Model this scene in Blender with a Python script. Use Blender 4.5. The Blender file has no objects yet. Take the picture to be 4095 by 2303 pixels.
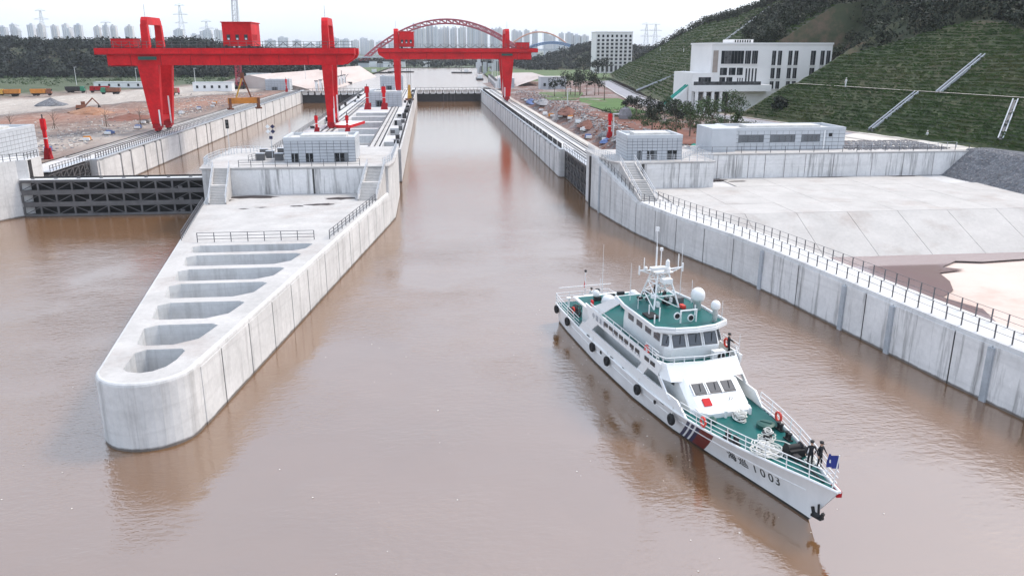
import bpy, bmesh, math, random
import numpy as np
from mathutils import Vector, Matrix, Euler
R = math.radians
rnd = random.Random(7)
nr = np.random.RandomState(11)
scene = bpy.context.scene
COL = scene.collection

# ------------------------------------------------------------------ camera, sky, sun, exposure
cam_d = bpy.data.cameras.new('camera'); cam = bpy.data.objects.new('camera', cam_d); COL.objects.link(cam)
cam.location = (0, 0, 26.8)
cam.rotation_euler = (R(90 - 16.69), 0, R(-5.84))
cam_d.sensor_width = 36; cam_d.lens = 27.99; cam_d.clip_start = 0.5; cam_d.clip_end = 12000
scene.camera = cam
SUN_EL, SUN_AZ = 52, 68          # azimuth measured clockwise from +Y
world = bpy.data.worlds.new('World'); scene.world = world; world.use_nodes = True
wn = world.node_tree; wn.nodes.clear()
w_out = wn.nodes.new('ShaderNodeOutputWorld'); w_add = wn.nodes.new('ShaderNodeAddShader')
w_sky = wn.nodes.new('ShaderNodeTexSky'); w_sky.sky_type = 'NISHITA'; w_sky.sun_disc = False
w_sky.sun_elevation = R(SUN_EL); w_sky.sun_rotation = R(SUN_AZ); w_sky.air_density = 1.2; w_sky.dust_density = 3.0
w_bg = wn.nodes.new('ShaderNodeBackground'); w_bg.inputs['Strength'].default_value = 0.06
w_cl = wn.nodes.new('ShaderNodeBackground')      # the even cloud layer of an overcast day
w_cl.inputs['Color'].default_value = (0.82, 0.915, 1.05, 1); w_cl.inputs['Strength'].default_value = 0.66
w_tc = wn.nodes.new('ShaderNodeTexCoord'); w_mp = wn.nodes.new('ShaderNodeMapping'); w_mp.inputs['Scale'].default_value = (1, 1, 3.2)
w_no = wn.nodes.new('ShaderNodeTexNoise'); w_no.inputs['Scale'].default_value = 2.6; w_no.inputs['Detail'].default_value = 5; w_no.inputs['Roughness'].default_value = 0.55
w_rp = wn.nodes.new('ShaderNodeValToRGB'); w_rp.color_ramp.elements[0].position = 0.3; w_rp.color_ramp.elements[1].position = 0.7
w_rp.color_ramp.elements[0].color = (0.735, 0.84, 1.0, 1); w_rp.color_ramp.elements[1].color = (0.85, 0.945, 1.09, 1)
wn.links.new(w_tc.outputs['Generated'], w_mp.inputs[0]); wn.links.new(w_mp.outputs[0], w_no.inputs['Vector']); wn.links.new(w_no.outputs['Fac'], w_rp.inputs[0]); wn.links.new(w_rp.outputs[0], w_cl.inputs['Color'])
wn.links.new(w_sky.outputs[0], w_bg.inputs['Color'])
wn.links.new(w_bg.outputs[0], w_add.inputs[0]); wn.links.new(w_cl.outputs[0], w_add.inputs[1])
wn.links.new(w_add.outputs[0], w_out.inputs['Surface'])
sun_d = bpy.data.lights.new('sun', 'SUN'); sun_d.energy = 1.5; sun_d.angle = R(14); sun_d.color = (1.0, 0.90, 0.78)
sun = bpy.data.objects.new('sun', sun_d); COL.objects.link(sun)
sd = Vector((math.sin(R(SUN_AZ)) * math.cos(R(SUN_EL)), math.cos(R(SUN_AZ)) * math.cos(R(SUN_EL)), math.sin(R(SUN_EL))))
sun.rotation_euler = sd.to_track_quat('Z', 'Y').to_euler()
sun.location = (150, 60, 200)
vs = scene.view_settings
vs.view_transform = 'Standard'; vs.look = 'None'; vs.exposure = 0.68; vs.gamma = 1.0; vs.use_curve_mapping = False
scene.cycles.max_bounces = 6; scene.cycles.diffuse_bounces = 3; scene.cycles.glossy_bounces = 3
scene.cycles.transmission_bounces = 3; scene.cycles.volume_bounces = 0; scene.cycles.use_denoising = True

# ------------------------------------------------------------------ materials
def new_mat(name):
    m = bpy.data.materials.new(name); m.use_nodes = True
    nt = m.node_tree; return m, nt, nt.nodes['Principled BSDF']
def ramp(nt, src, stops, interp='LINEAR'):
    r = nt.nodes.new('ShaderNodeValToRGB'); r.color_ramp.interpolation = interp
    e = r.color_ramp.elements
    while len(e) < len(stops): e.new(0.5)
    for k, (p, c) in enumerate(stops):
        e[k].position = p; e[k].color = (*c, 1) if len(c) == 3 else c
    nt.links.new(src, r.inputs[0]); return r.outputs[0]
def noise(nt, vec, scale, detail=3, rough=0.6):
    n = nt.nodes.new('ShaderNodeTexNoise'); n.inputs['Scale'].default_value = scale
    n.inputs['Detail'].default_value = detail; n.inputs['Roughness'].default_value = rough
    if vec is not None: nt.links.new(vec, n.inputs['Vector'])
    return n.outputs['Fac']
def mapped(nt, src, scale=(1, 1, 1), rot=(0, 0, 0)):
    m = nt.nodes.new('ShaderNodeMapping'); m.inputs['Scale'].default_value = scale; m.inputs['Rotation'].default_value = rot
    nt.links.new(src, m.inputs['Vector']); return m.outputs[0]
def mix(nt, fac, a, b, mode='MIX'):
    m = nt.nodes.new('ShaderNodeMix'); m.data_type = 'RGBA'; m.blend_type = mode
    for sock, v in ((m.inputs[0], fac), (m.inputs[6], a), (m.inputs[7], b)):
        if hasattr(v, 'is_linked'): nt.links.new(v, sock)
        elif isinstance(v, (int, float)): sock.default_value = v
        else: sock.default_value = (*v, 1)
    return m.outputs[2]
def mth(nt, op, a, b=0.5):
    m = nt.nodes.new('ShaderNodeMath'); m.operation = op
    for k, v in enumerate((a, b)):
        if hasattr(v, 'is_linked'): nt.links.new(v, m.inputs[k])
        else: m.inputs[k].default_value = v
    return m.outputs[0]
def pos(nt): return nt.nodes.new('ShaderNodeNewGeometry').outputs['Position']
def bump(nt, b, h, strength, dist=0.1):
    n = nt.nodes.new('ShaderNodeBump'); n.inputs['Strength'].default_value = strength; n.inputs['Distance'].default_value = dist
    nt.links.new(h, n.inputs['Height']); nt.links.new(n.outputs[0], b.inputs['Normal'])

def paint(name, col, rough=0.5, metal=0.0, var=0.12, scale=0.8, fine=9.0, bmp=0.0, obj=False, spec=0.5):
    """plain coated or cast surface with mottling"""
    m, nt, b = new_mat(name)
    p = nt.nodes.new('ShaderNodeTexCoord').outputs['Object'] if obj else pos(nt)
    n1 = noise(nt, p, scale, 4); n2 = noise(nt, p, fine, 3)
    f = mth(nt, 'ADD', mth(nt, 'MULTIPLY', n1, 0.65), mth(nt, 'MULTIPLY', n2, 0.35))
    lo = tuple(c * (1 - var * 1.5) for c in col); hi = tuple(min(1, c * (1 + var)) for c in col)
    nt.links.new(ramp(nt, f, [(0.3, lo), (0.7, hi)]), b.inputs['Base Color'])
    b.inputs['Roughness'].default_value = rough; b.inputs['Metallic'].default_value = metal; b.inputs['Specular IOR Level'].default_value = spec
    if bmp: bump(nt, b, n2, bmp, 0.03)
    return m

def concrete(name, col, streak=0.35, wet=True, blot=0.22, board=True, dark=(0.16, 0.15, 0.145), soil=0.0):
    """poured concrete: blotches, formwork lifts, run-off streaks and a wet band where the river reaches"""
    m, nt, b = new_mat(name); p = pos(nt)
    n1 = noise(nt, p, 0.22, 4); n2 = noise(nt, p, 2.2, 5, 0.7)
    f = mth(nt, 'ADD', mth(nt, 'MULTIPLY', n1, 0.6), mth(nt, 'MULTIPLY', n2, 0.4))
    lo = tuple(c * (1 - blot) for c in col); hi = tuple(min(.85, c * (1 + blot * .6)) for c in col)
    c = ramp(nt, f, [(0.32, lo), (0.68, hi)])
    geo = nt.nodes.new('ShaderNodeNewGeometry')
    sepn = nt.nodes.new('ShaderNodeSeparateXYZ'); nt.links.new(geo.outputs['Normal'], sepn.inputs[0])
    vert = mth(nt, 'LESS_THAN', mth(nt, 'ABSOLUTE', sepn.outputs['Z']), 0.5)
    st = noise(nt, mapped(nt, p, (0.85, 0.85, 0.055)), 1.0, 5, 0.72)
    stm = mth(nt, 'MULTIPLY', mth(nt, 'MULTIPLY', ramp(nt, st, [(0.51, (0, 0, 0)), (0.66, (1, 1, 1))]), streak), vert)
    c = mix(nt, stm, c, dark)
    if board:
        bz = noise(nt, mapped(nt, p, (0.02, 0.02, 0.55)), 1.0, 1)
        bm = mth(nt, 'MULTIPLY', mth(nt, 'MULTIPLY', ramp(nt, bz, [(0.47, (0, 0, 0)), (0.5, (1, 1, 1)), (0.53, (0, 0, 0))]), vert), 0.10)
        c = mix(nt, bm, c, dark)
    if soil:      # dried mud carried onto the slabs
        sm_ = mth(nt, 'MULTIPLY', ramp(nt, noise(nt, p, 0.16, 6, 0.72), [(0.52, (0, 0, 0)), (0.68, (1, 1, 1))]), soil)
        c = mix(nt, sm_, c, (0.27, 0.19, 0.155))
    if wet:
        sp = nt.nodes.new('ShaderNodeSeparateXYZ'); nt.links.new(p, sp.inputs[0])
        wob = mth(nt, 'ADD', sp.outputs['Z'], mth(nt, 'MULTIPLY', noise(nt, p, 0.9, 3), -0.25))
        wm = ramp(nt, wob, [(0.02, (1, 1, 1)), (0.16, (0, 0, 0))])
        c = mix(nt, mth(nt, 'MULTIPLY', wm, 0.85), c, (0.075, 0.055, 0.042))
    nt.links.new(c, b.inputs['Base Color']); b.inputs['Roughness'].default_value = 0.85
    bump(nt, b, n2, 0.12, 0.02)
    return m

def mix3(name, cols, scales, rough=0.95, aniso=(1, 1, 1), rot=(0, 0, 0), bmp=0.4, bdist=0.2, pts=None):
    """three-tone ground: layered noise in world space"""
    m, nt, b = new_mat(name); p = mapped(nt, pos(nt), aniso, rot)
    n1 = noise(nt, p, scales[0], 5, 0.65); n2 = noise(nt, p, scales[1], 5, 0.7)
    f = mth(nt, 'ADD', mth(nt, 'MULTIPLY', n1, 0.62), mth(nt, 'MULTIPLY', n2, 0.38))
    k = len(cols); pp = pts or [0.33 + 0.34 * i / (k - 1) for i in range(k)]
    nt.links.new(ramp(nt, f, list(zip(pp, cols))), b.inputs['Base Color'])
    b.inputs['Roughness'].default_value = rough
    bump(nt, b, n2, bmp, bdist)
    return m

M = {}
M['conc_deck'] = concrete('concrete_deck', (0.50, 0.48, 0.462), 0.2, soil=.3)
M['conc_wall'] = concrete('concrete_wall', (0.62, 0.61, 0.60), 0.35)
M['conc_old'] = concrete('concrete_stained', (0.72, 0.705, 0.695), 0.72, blot=.2, dark=(0.09, 0.085, 0.085))
M['conc_pit'] = concrete('concrete_pocket', (0.60, 0.60, 0.60), 0.25, wet=False)
M['conc_far'] = concrete('concrete_lock', (0.56, 0.55, 0.545), 0.35)
M['slab'] = concrete('concrete_slab', (0.485, 0.462, 0.44), 0.1, wet=False, blot=0.18, soil=.32)
M['joint'] = paint('joint_filler', (0.07, 0.068, 0.066), 0.9)
M['coping'] = paint('painted_coping', (0.40, 0.425, 0.455), 0.7, var=0.2)
M['red'] = paint('crane_red', (0.62, 0.012, 0.018), 0.5, var=0.24, scale=0.22, fine=1.6, spec=.2)
M['reddk'] = paint('crane_red_weathered', (0.36, 0.012, 0.018), 0.55, var=0.3, spec=.2)
M['orange'] = paint('machine_orange', (0.62, 0.23, 0.03), 0.5, var=0.25)
M['yellow'] = paint('machine_yellow', (0.65, 0.36, 0.05), 0.5, var=0.25)
M['rust'] = paint('rusty_steel', (0.23, 0.09, 0.05), 0.8, var=0.35)
M['greenp'] = paint('machine_green', (0.03, 0.22, 0.12), 0.5, var=0.2)
M['teal'] = paint('green_netting', (0.04, 0.36, 0.28), 0.8, var=0.25)
M['steel'] = paint('dark_steel', (0.042, 0.04, 0.042), 0.55, 0.3, var=0.25)
M['steelmid'] = paint('grey_steel', (0.13, 0.127, 0.13), 0.5, 0.3, var=0.25)
M['black'] = paint('black_rubber', (0.014, 0.014, 0.015), 0.75, var=0.3)
M['rail'] = paint('galvanised_rail', (0.13, 0.13, 0.14), 0.5, 0.5, var=0.2)
M['raillt'] = paint('pale_rail', (0.55, 0.57, 0.60), 0.45, 0.2, var=0.1)
M['white'] = paint('white_paint', (0.80, 0.80, 0.795), 0.35, var=0.04)
M['shipwhite'] = paint('ship_white_enamel', (0.79, 0.79, 0.785), 0.3, var=0.07, scale=0.4, obj=True)
M['bwhite'] = paint('white_render', (0.80, 0.77, 0.745), 0.85, var=0.06, scale=0.15)
M['tile'] = paint('grey_cladding_tile', (0.45, 0.47, 0.50), 0.45, var=0.10, scale=0.5)
M['tilelt'] = paint('pale_cladding_tile', (0.52, 0.54, 0.565), 0.45, var=0.08, scale=0.5)
M['grout'] = paint('cladding_joint', (0.16, 0.17, 0.18), 0.8)
M['roofing'] = paint('roof_screed', (0.58, 0.57, 0.55), 0.9, var=0.15)
M['deckgreen'] = paint('deck_green', (0.001, 0.098, 0.09), 0.45, var=0.2, scale=0.6, obj=True, spec=.25)
M['jointlt'] = paint('apron_joint', (0.24, 0.225, 0.215), 0.9)
M['skin'] = paint('skin', (0.50, 0.30, 0.21), 0.6)
M['cloth'] = paint('dark_uniform', (0.013, 0.014, 0.018), 0.9)
M['clothw'] = paint('pale_overalls', (0.68, 0.69, 0.68), 0.9)
M['rope'] = paint('white_rope', (0.74, 0.72, 0.67), 0.9, var=0.15)
M['flagblue'] = paint('flag_blue', (0.02, 0.035, 0.22), 0.8)
M['flagred'] = paint('flag_red', (0.55, 0.015, 0.02), 0.8)
M['ringred'] = paint('lifebuoy_red', (0.66, 0.05, 0.03), 0.6)
M['letter'] = paint('black_lettering', (0.02, 0.02, 0.024), 0.6)
M['letterg'] = paint('grey_lettering', (0.30, 0.32, 0.36), 0.6)
M['hullred'] = paint('hull_red', (0.26, 0.035, 0.02), 0.45, obj=True)
M['hullblue'] = paint('hull_navy', (0.012, 0.016, 0.07), 0.45)
M['antifoul'] = paint('boot_top', (0.02, 0.018, 0.018), 0.6, obj=True)
M['bark'] = paint('bark', (0.15, 0.115, 0.085), 0.95, var=0.3)
M['pole'] = paint('lamp_pole', (0.62, 0.62, 0.62), 0.5)
M['asphalt'] = paint('road_surface', (0.30, 0.295, 0.32), 0.9, var=0.12, scale=0.2)
M['archred'] = paint('bridge_red', (0.40, 0.045, 0.07), 0.6)
M['archblue'] = paint('bridge_blue', (0.10, 0.20, 0.36), 0.6)
M['archor'] = paint('bridge_orange', (0.60, 0.28, 0.18), 0.6)
M['glass'] = paint('dark_glass', (0.022, 0.025, 0.03), 0.08, var=0.3, scale=0.6)
M['glass2'] = paint('curtained_glass', (0.10, 0.10, 0.105), 0.12, var=0.6, scale=1.2)
M['beigepanel'] = paint('beige_panel', (0.36, 0.30, 0.26), 0.8)
M['rock'] = paint('grey_rock', (0.27, 0.26, 0.27), 0.9, var=0.3, bmp=0.4)
M['blue'] = paint('blue_tarpaulin', (0.10, 0.16, 0.34), 0.7, var=0.3)
M['puddle'] = paint('wet_puddle', (0.05, 0.038, 0.036), 0.5, var=0.2, spec=.15)
M['bollgreen'] = paint('dark_green_gear', (0.012, 0.075, 0.06), 0.5)
M['dirt'] = mix3('site_dirt', [(0.17, 0.12, 0.10), (0.29, 0.145, 0.085), (0.36, 0.20, 0.125), (0.44, 0.37, 0.32)], (0.035, 0.22), aniso=(1, 0.38, 1), rot=(0, 0, R(-18)), bmp=0.8, bdist=0.6)
M['dust'] = mix3('pale_haul_road', [(0.36, 0.32, 0.29), (0.55, 0.51, 0.46), (0.64, 0.60, 0.55)], (0.03, 0.3), aniso=(1, 0.3, 1), rot=(0, 0, R(-35)), bmp=0.6, bdist=0.4)
M['rubble'] = mix3('rubble_ground', [(0.075, 0.045, 0.04), (0.18, 0.09, 0.068), (0.26, 0.225, 0.215), (0.47, 0.43, 0.40)], (0.09, 0.7), bmp=0.9, bdist=0.5)
M['redsoil'] = mix3('red_soil', [(0.11, 0.05, 0.035), (0.19, 0.075, 0.05), (0.26, 0.13, 0.095)], (0.08, 0.6), bmp=0.7, bdist=0.4)
M['gravel'] = mix3('gravel', [(0.09, 0.09, 0.10), (0.16, 0.165, 0.18), (0.30, 0.31, 0.33)], (1.6, 5.0), bmp=1.0, bdist=0.3)
M['meadow'] = mix3('meadow', [(0.05, 0.085, 0.03), (0.085, 0.13, 0.045), (0.15, 0.17, 0.07)], (0.04, 0.4), bmp=0.8, bdist=0.6)
M['lawn'] = mix3('lawn', [(0.055, 0.11, 0.025), (0.085, 0.16, 0.035)], (0.1, 0.8))
M['mud'] = mix3('pale_mud', [(0.46, 0.335, 0.28), (0.62, 0.50, 0.44), (0.66, 0.55, 0.49)], (0.05, 0.3), bmp=0.3)
M['paleslope'] = mix3('revetment', [(0.40, 0.32, 0.285), (0.52, 0.44, 0.405), (0.57, 0.51, 0.475)], (0.03, 0.15), aniso=(1, 0.15, 1), bmp=0.2)
M['hillgrass'] = mix3('slope_grass', [(0.022, 0.03, 0.014), (0.045, 0.062, 0.022), (0.075, 0.075, 0.035), (0.11, 0.08, 0.05)], (0.05, 0.5), aniso=(1.0, 0.5, 1), bmp=1.0, bdist=0.6)
M['woodfloor'] = mix3('wood_floor', [(0.02, 0.028, 0.014), (0.04, 0.05, 0.024), (0.13, 0.085, 0.06)], (0.06, 0.4))
M['farwood'] = mix3('far_shore_green', [(0.03, 0.05, 0.028), (0.06, 0.09, 0.045), (0.22, 0.21, 0.17)], (0.012, 0.08), bmp=0.6, bdist=2)
def leaf_mat(name, a, bcol, c=None, sc=0.25):
    m, nt, b = new_mat(name); p = pos(nt)
    f = mth(nt, 'ADD', mth(nt, 'MULTIPLY', noise(nt, p, sc, 3), 0.6), mth(nt, 'MULTIPLY', noise(nt, p, sc * 7, 2), 0.4))
    nt.links.new(ramp(nt, f, [(0.34, a), (0.5, bcol), (0.68, c or tuple(x * 1.5 for x in bcol))]), b.inputs['Base Color'])
    b.inputs['Roughness'].default_value = 0.7; b.inputs['Specular IOR Level'].default_value = 0.25
    return m
M['leaf'] = leaf_mat('leaf_green', (0.028, 0.045, 0.02), (0.05, 0.08, 0.032))
M['leafdk'] = leaf_mat('leaf_dark', (0.014, 0.018, 0.015), (0.025, 0.033, 0.021), (0.05, 0.062, 0.036))
M['leaffar'] = leaf_mat('leaf_far', (0.010, 0.014, 0.015), (0.018, 0.025, 0.021), (0.034, 0.045, 0.03), 0.05)
M['tuft'] = leaf_mat('grass_tuft', (0.034, 0.058, 0.020), (0.066, 0.112, 0.034), (0.12, 0.125, 0.05), 0.07)
def glasslike(name, tint):
    m, nt, b = new_mat(name); b.inputs['Base Color'].default_value = (*tint, 1); b.inputs['Roughness'].default_value = 0.06
    b.inputs['Specular IOR Level'].default_value = 0.9; return m
M['shipglass'] = glasslike('ship_window', (0.05, 0.055, 0.065))

def water_mat():
    m, nt, b = new_mat('muddy_water'); p = pos(nt)
    n0 = noise(nt, p, 0.02, 3); n1 = noise(nt, p, 0.11, 4)
    f = mth(nt, 'ADD', mth(nt, 'MULTIPLY', n0, 0.7), mth(nt, 'MULTIPLY', n1, 0.3))
    nt.links.new(ramp(nt, f, [(0.35, (0.155, 0.078, 0.031)), (0.65, (0.20, 0.104, 0.047))]), b.inputs['Base Color'])
    b.inputs['Roughness'].default_value = 0.03; b.inputs['IOR'].default_value = 3.0
    big = noise(nt, mapped(nt, p, (0.45, 0.8, 1), (0, 0, R(12))), 0.55, 3, 0.55)
    fin = noise(nt, mapped(nt, p, (0.7, 1.3, 1), (0, 0, R(-10))), 1.7, 4, 0.6)
    patch = ramp(nt, noise(nt, p, 0.045, 3), [(0.42, (0.12, 0.12, 0.12)), (0.60, (1, 1, 1))])
    h = mth(nt, 'ADD', mth(nt, 'MULTIPLY', big, 0.75), mth(nt, 'MULTIPLY', fin, 0.85))
    sy = nt.nodes.new('ShaderNodeSeparateXYZ'); nt.links.new(p, sy.inputs[0])
    patch = mix(nt, ramp(nt, mth(nt, 'DIVIDE', sy.outputs['Y'], 400), [(0.2, (0, 0, 0)), (0.36, (1, 1, 1))]), patch, (.6, .6, .6))
    h = mth(nt, 'MULTIPLY', h, patch)      # sheltered inside the lock chambers
    h = mth(nt, 'MULTIPLY', h, ramp(nt, mth(nt, 'DIVIDE', sy.outputs['Y'], 400), [(0.22, (1, 1, 1)), (0.42, (.45, .45, .45)), (0.9, (.25, .25, .25))]))
    bump(nt, b, h, 0.6, 0.2)
    return m
M['water'] = water_mat()
m_, nt_, b_ = new_mat('upstream_water'); b_.inputs['Base Color'].default_value = (0.30, 0.22, 0.17, 1); b_.inputs['Roughness'].default_value = 0.2
b_.inputs['IOR'].default_value = 1.6; bump(nt_, b_, noise(nt_, mapped(nt_, pos(nt_), (0.3, 1, 1)), 0.6, 3), 0.2, 0.3); M['upwater'] = m_
m_, nt_, b_ = new_mat('basin_pool'); b_.inputs['Base Color'].default_value = (0.27, 0.195, 0.19, 1); b_.inputs['Roughness'].default_value = 0.05; b_.inputs['IOR'].default_value = 2.2; M['pool'] = m_

def tower_mat(name, wall, win, fx, fz):
    m, nt, b = new_mat(name); tc = nt.nodes.new('ShaderNodeTexCoord').outputs['Object']
    sp = nt.nodes.new('ShaderNodeSeparateXYZ'); nt.links.new(tc, sp.inputs[0])
    def saw(v, per, duty): return mth(nt, 'LESS_THAN', mth(nt, 'FRACT', mth(nt, 'DIVIDE', v, per)), duty)
    g = mth(nt, 'MULTIPLY', saw(mth(nt, 'ADD', sp.outputs['X'], sp.outputs['Y']), fx, 0.45), saw(sp.outputs['Z'], fz, 0.6))
    nt.links.new(mix(nt, g, wall, win), b.inputs['Base Color']); b.inputs['Roughness'].default_value = 0.8; return m
TOW = [tower_mat('tower_%s' % k, w, d, fx, 3.2) for k, w, d, fx in (('pale', (0.72, 0.72, 0.73), (0.36, 0.39, 0.44), 5.2), ('grey', (0.62, 0.63, 0.66), (0.30, 0.34, 0.40), 4.1), ('buff', (0.68, 0.66, 0.64), (0.36, 0.37, 0.41), 6.0))]

# ------------------------------------------------------------------ mesh and object helpers
class MB:
    def __init__(s): s.v = []; s.f = []
    def add(s, vs, fs):
        o = len(s.v); s.v += [tuple(q) for q in vs]; s.f += [tuple(i + o for i in t) for t in fs]; return s
    def box(s, c, d, rz=0, rx=0, ry=0):
        e = Euler((rx, ry, rz)).to_matrix()
        vs = [Vector(c) + e @ Vector((d[0] / 2 * i, d[1] / 2 * j, d[2] / 2 * k)) for k in (-1, 1) for j in (-1, 1) for i in (-1, 1)]
        return s.add(vs, [(0, 2, 3, 1), (4, 5, 7, 6), (0, 1, 5, 4), (2, 6, 7, 3), (0, 4, 6, 2), (1, 3, 7, 5)])
    def prism(s, poly, z0, z1, top=None):
        n = len(poly); t = top or poly
        vs = [(*q, z0) for q in poly] + [(*q, z1) for q in t]
        return s.add(vs, [tuple(range(n))[::-1], tuple(range(n, 2 * n))] + [(i, (i + 1) % n, n + (i + 1) % n, n + i) for i in range(n)])
    def tube(s, a, b, r, r2=None, n=6):
        a, b = Vector(a), Vector(b); d = b - a
        if d.length < 1e-6: return s
        q = d.to_track_quat('Z', 'Y').to_matrix(); r2 = r if r2 is None else r2
        vs = []
        for P, rr in ((a, r), (b, r2)):
            vs += [P + q @ Vector((rr * math.cos(2 * math.pi * i / n), rr * math.sin(2 * math.pi * i / n), 0)) for i in range(n)]
        return s.add(vs, [(i, (i + 1) % n, n + (i + 1) % n, n + i) for i in range(n)] + [tuple(range(n))[::-1], tuple(range(n, 2 * n))])
    def path(s, pts, r, n=6):
        for a, b in zip(pts, pts[1:]): s.tube(a, b, r, n=n)
        return s
    def lathe(s, prof, c=(0, 0, 0), n=16, axis='z'):
        vs = []; k = len(prof)
        for r, h in prof:
            for i in range(n):
                a = 2 * math.pi * i / n
                q = (r * math.cos(a), r * math.sin(a), h)
                if axis == 'x': q = (h, q[0], q[1])
                if axis == 'y': q = (q[0], h, q[1])
                vs.append((c[0] + q[0], c[1] + q[1], c[2] + q[2]))
        fs = [(j * n + i, j * n + (i + 1) % n, (j + 1) * n + (i + 1) % n, (j + 1) * n + i) for j in range(k - 1) for i in range(n)]
        return s.add(vs, fs + [tuple(range(n))[::-1], tuple((k - 1) * n + i for i in range(n))])
    def torus(s, c, r, t, ax='z', n=14, m=6):
        vs = []
        for i in range(n):
            a = 2 * math.pi * i / n
            for j in range(m):
                b = 2 * math.pi * j / m
                q = ((r + t * math.cos(b)) * math.cos(a), (r + t * math.cos(b)) * math.sin(a), t * math.sin(b))
                if ax == 'y': q = (q[0], q[2], q[1])
                if ax == 'x': q = (q[2], q[0], q[1])
                vs.append((c[0] + q[0], c[1] + q[1], c[2] + q[2]))
        return s.add(vs, [(i * m + j, ((i + 1) % n) * m + j, ((i + 1) % n) * m + (j + 1) % m, i * m + (j + 1) % m) for i in range(n) for j in range(m)])
    def loft(s, rows, close=False):
        n = len(rows[0]); vs = [q for r in rows for q in r]
        fs = [(j * n + i, j * n + i + 1, (j + 1) * n + i + 1, (j + 1) * n + i) for j in range(len(rows) - 1) for i in range(n - 1)]
        return s.add(vs, fs)
    def sphere(s, c, r, sq=(1, 1, 1), n=10, jit=0.0, rr=None):
        rr = rr or rnd; prof = []; vs = []
        k = n // 2 + 1
        for j in range(k):
            a = math.pi * j / (k - 1)
            for i in range(n):
                b = 2 * math.pi * i / n; e = 1 + (rr.uniform(-jit, jit) if jit else 0)
                vs.append((c[0] + r * e * sq[0] * math.sin(a) * math.cos(b), c[1] + r * e * sq[1] * math.sin(a) * math.sin(b), c[2] + r * e * sq[2] * math.cos(a)))
        return s.add(vs, [(j * n + i, (j + 1) * n + i, (j + 1) * n + (i + 1) % n, j * n + (i + 1) % n) for j in range(k - 1) for i in range(n)])
    def mesh(s, name, mat=None, smooth=False):
        me = bpy.data.meshes.new(name); me.from_pydata(s.v, [], s.f); me.update()
        if mat is not None: me.materials.append(M[mat] if isinstance(mat, str) else mat)
        if smooth:
            me.polygons.foreach_set('use_smooth', [True] * len(me.polygons))
        return me
    def build(s, name, mat, parent=None, local=False, smooth=False):
        return link(name, s.mesh(name, mat, smooth), parent, local)
def link(name, me, parent=None, local=False):
    o = bpy.data.objects.new(name, me); COL.objects.link(o)
    if parent is not None: adopt(o, parent, local)
    return o
def adopt(o, parent, local=False):
    o.parent = parent
    if not local: o.matrix_parent_inverse = world_of(parent).inverted()
def world_of(o):
    m = o.matrix_basis.copy()
    if o.parent is not None: m = world_of(o.parent) @ o.matrix_parent_inverse @ m
    return m
def tag(o, label, cat, group=None):
    o['label'] = label; o['category'] = cat
    if group: o['group'] = group
    return o
def thing(name, label, cat, loc=(0, 0, 0), rz=0, group=None):
    o = bpy.data.objects.new(name, None); COL.objects.link(o); o.empty_display_size = 0.3
    o.location = loc; o.rotation_euler = (0, 0, rz); return tag(o, label, cat, group)
def struct(o, kind='structure'): o['kind'] = kind; return o
_cube = {}
def pbox(name, parent, mat, c, d, rz=0, rx=0, ry=0, local=False):
    """a part that shares one unit-cube mesh per material"""
    if mat not in _cube: _cube[mat] = MB().box((0, 0, 0), (1, 1, 1)).mesh('block_' + mat, mat)
    o = bpy.data.objects.new(name, _cube[mat]); COL.objects.link(o)
    o.location = c; o.scale = d; o.rotation_euler = (rx, ry, rz)
    if parent is not None: adopt(o, parent, local)
    return o
def pbar(name, parent, mat, a, b, w, local=False, h=None):
    """a straight bar between two points sharing the unit cube"""
    a, b = Vector(a), Vector(b); d = b - a
    o = pbox(name, parent, mat, (a + b) / 2, (w, h or w, d.length), local=local)
    o.rotation_euler = d.to_track_quat('Z', 'Y').to_euler(); return o
def copy_tree(src, parent=None):
    c = src.copy(); COL.objects.link(c)
    if parent is not None: c.parent = parent
    for ch in list(src.children): copy_tree(ch, c)
    return c
ORD = 'first second third fourth fifth sixth seventh eighth ninth tenth eleventh twelfth thirteenth fourteenth fifteenth sixteenth seventeenth eighteenth nineteenth twentieth'.split() + ['twenty-' + w for w in 'first second third fourth fifth sixth seventh eighth ninth'.split()] + ['thirtieth'] + ['thirty-' + w for w in 'first second third fourth fifth sixth seventh eighth ninth'.split()]
def lerp(a, b, t): return tuple(x + (y - x) * t for x, y in zip(a, b))
def interp(x, tab):
    if x <= tab[0][0]: return tab[0][1]
    for (a, p), (b, q) in zip(tab, tab[1:]):
        if x <= b: return p + (q - p) * (x - a) / (b - a)
    return tab[-1][1]
def npmesh(name, V, F, mat, smooth=False):
    me = bpy.data.meshes.new(name); V = np.asarray(V, np.float32); F = np.asarray(F, np.int32); k = F.shape[1]
    me.vertices.add(len(V)); me.vertices.foreach_set('co', V.ravel())
    me.loops.add(F.size); me.loops.foreach_set('vertex_index', F.ravel())
    me.polygons.add(len(F)); me.polygons.foreach_set('loop_start', np.arange(0, F.size, k, dtype=np.int32))
    if smooth: me.polygons.foreach_set('use_smooth', np.ones(len(F), bool))
    me.update(calc_edges=True); me.validate()
    me.materials.append(M[mat] if isinstance(mat, str) else mat); return me
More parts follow.
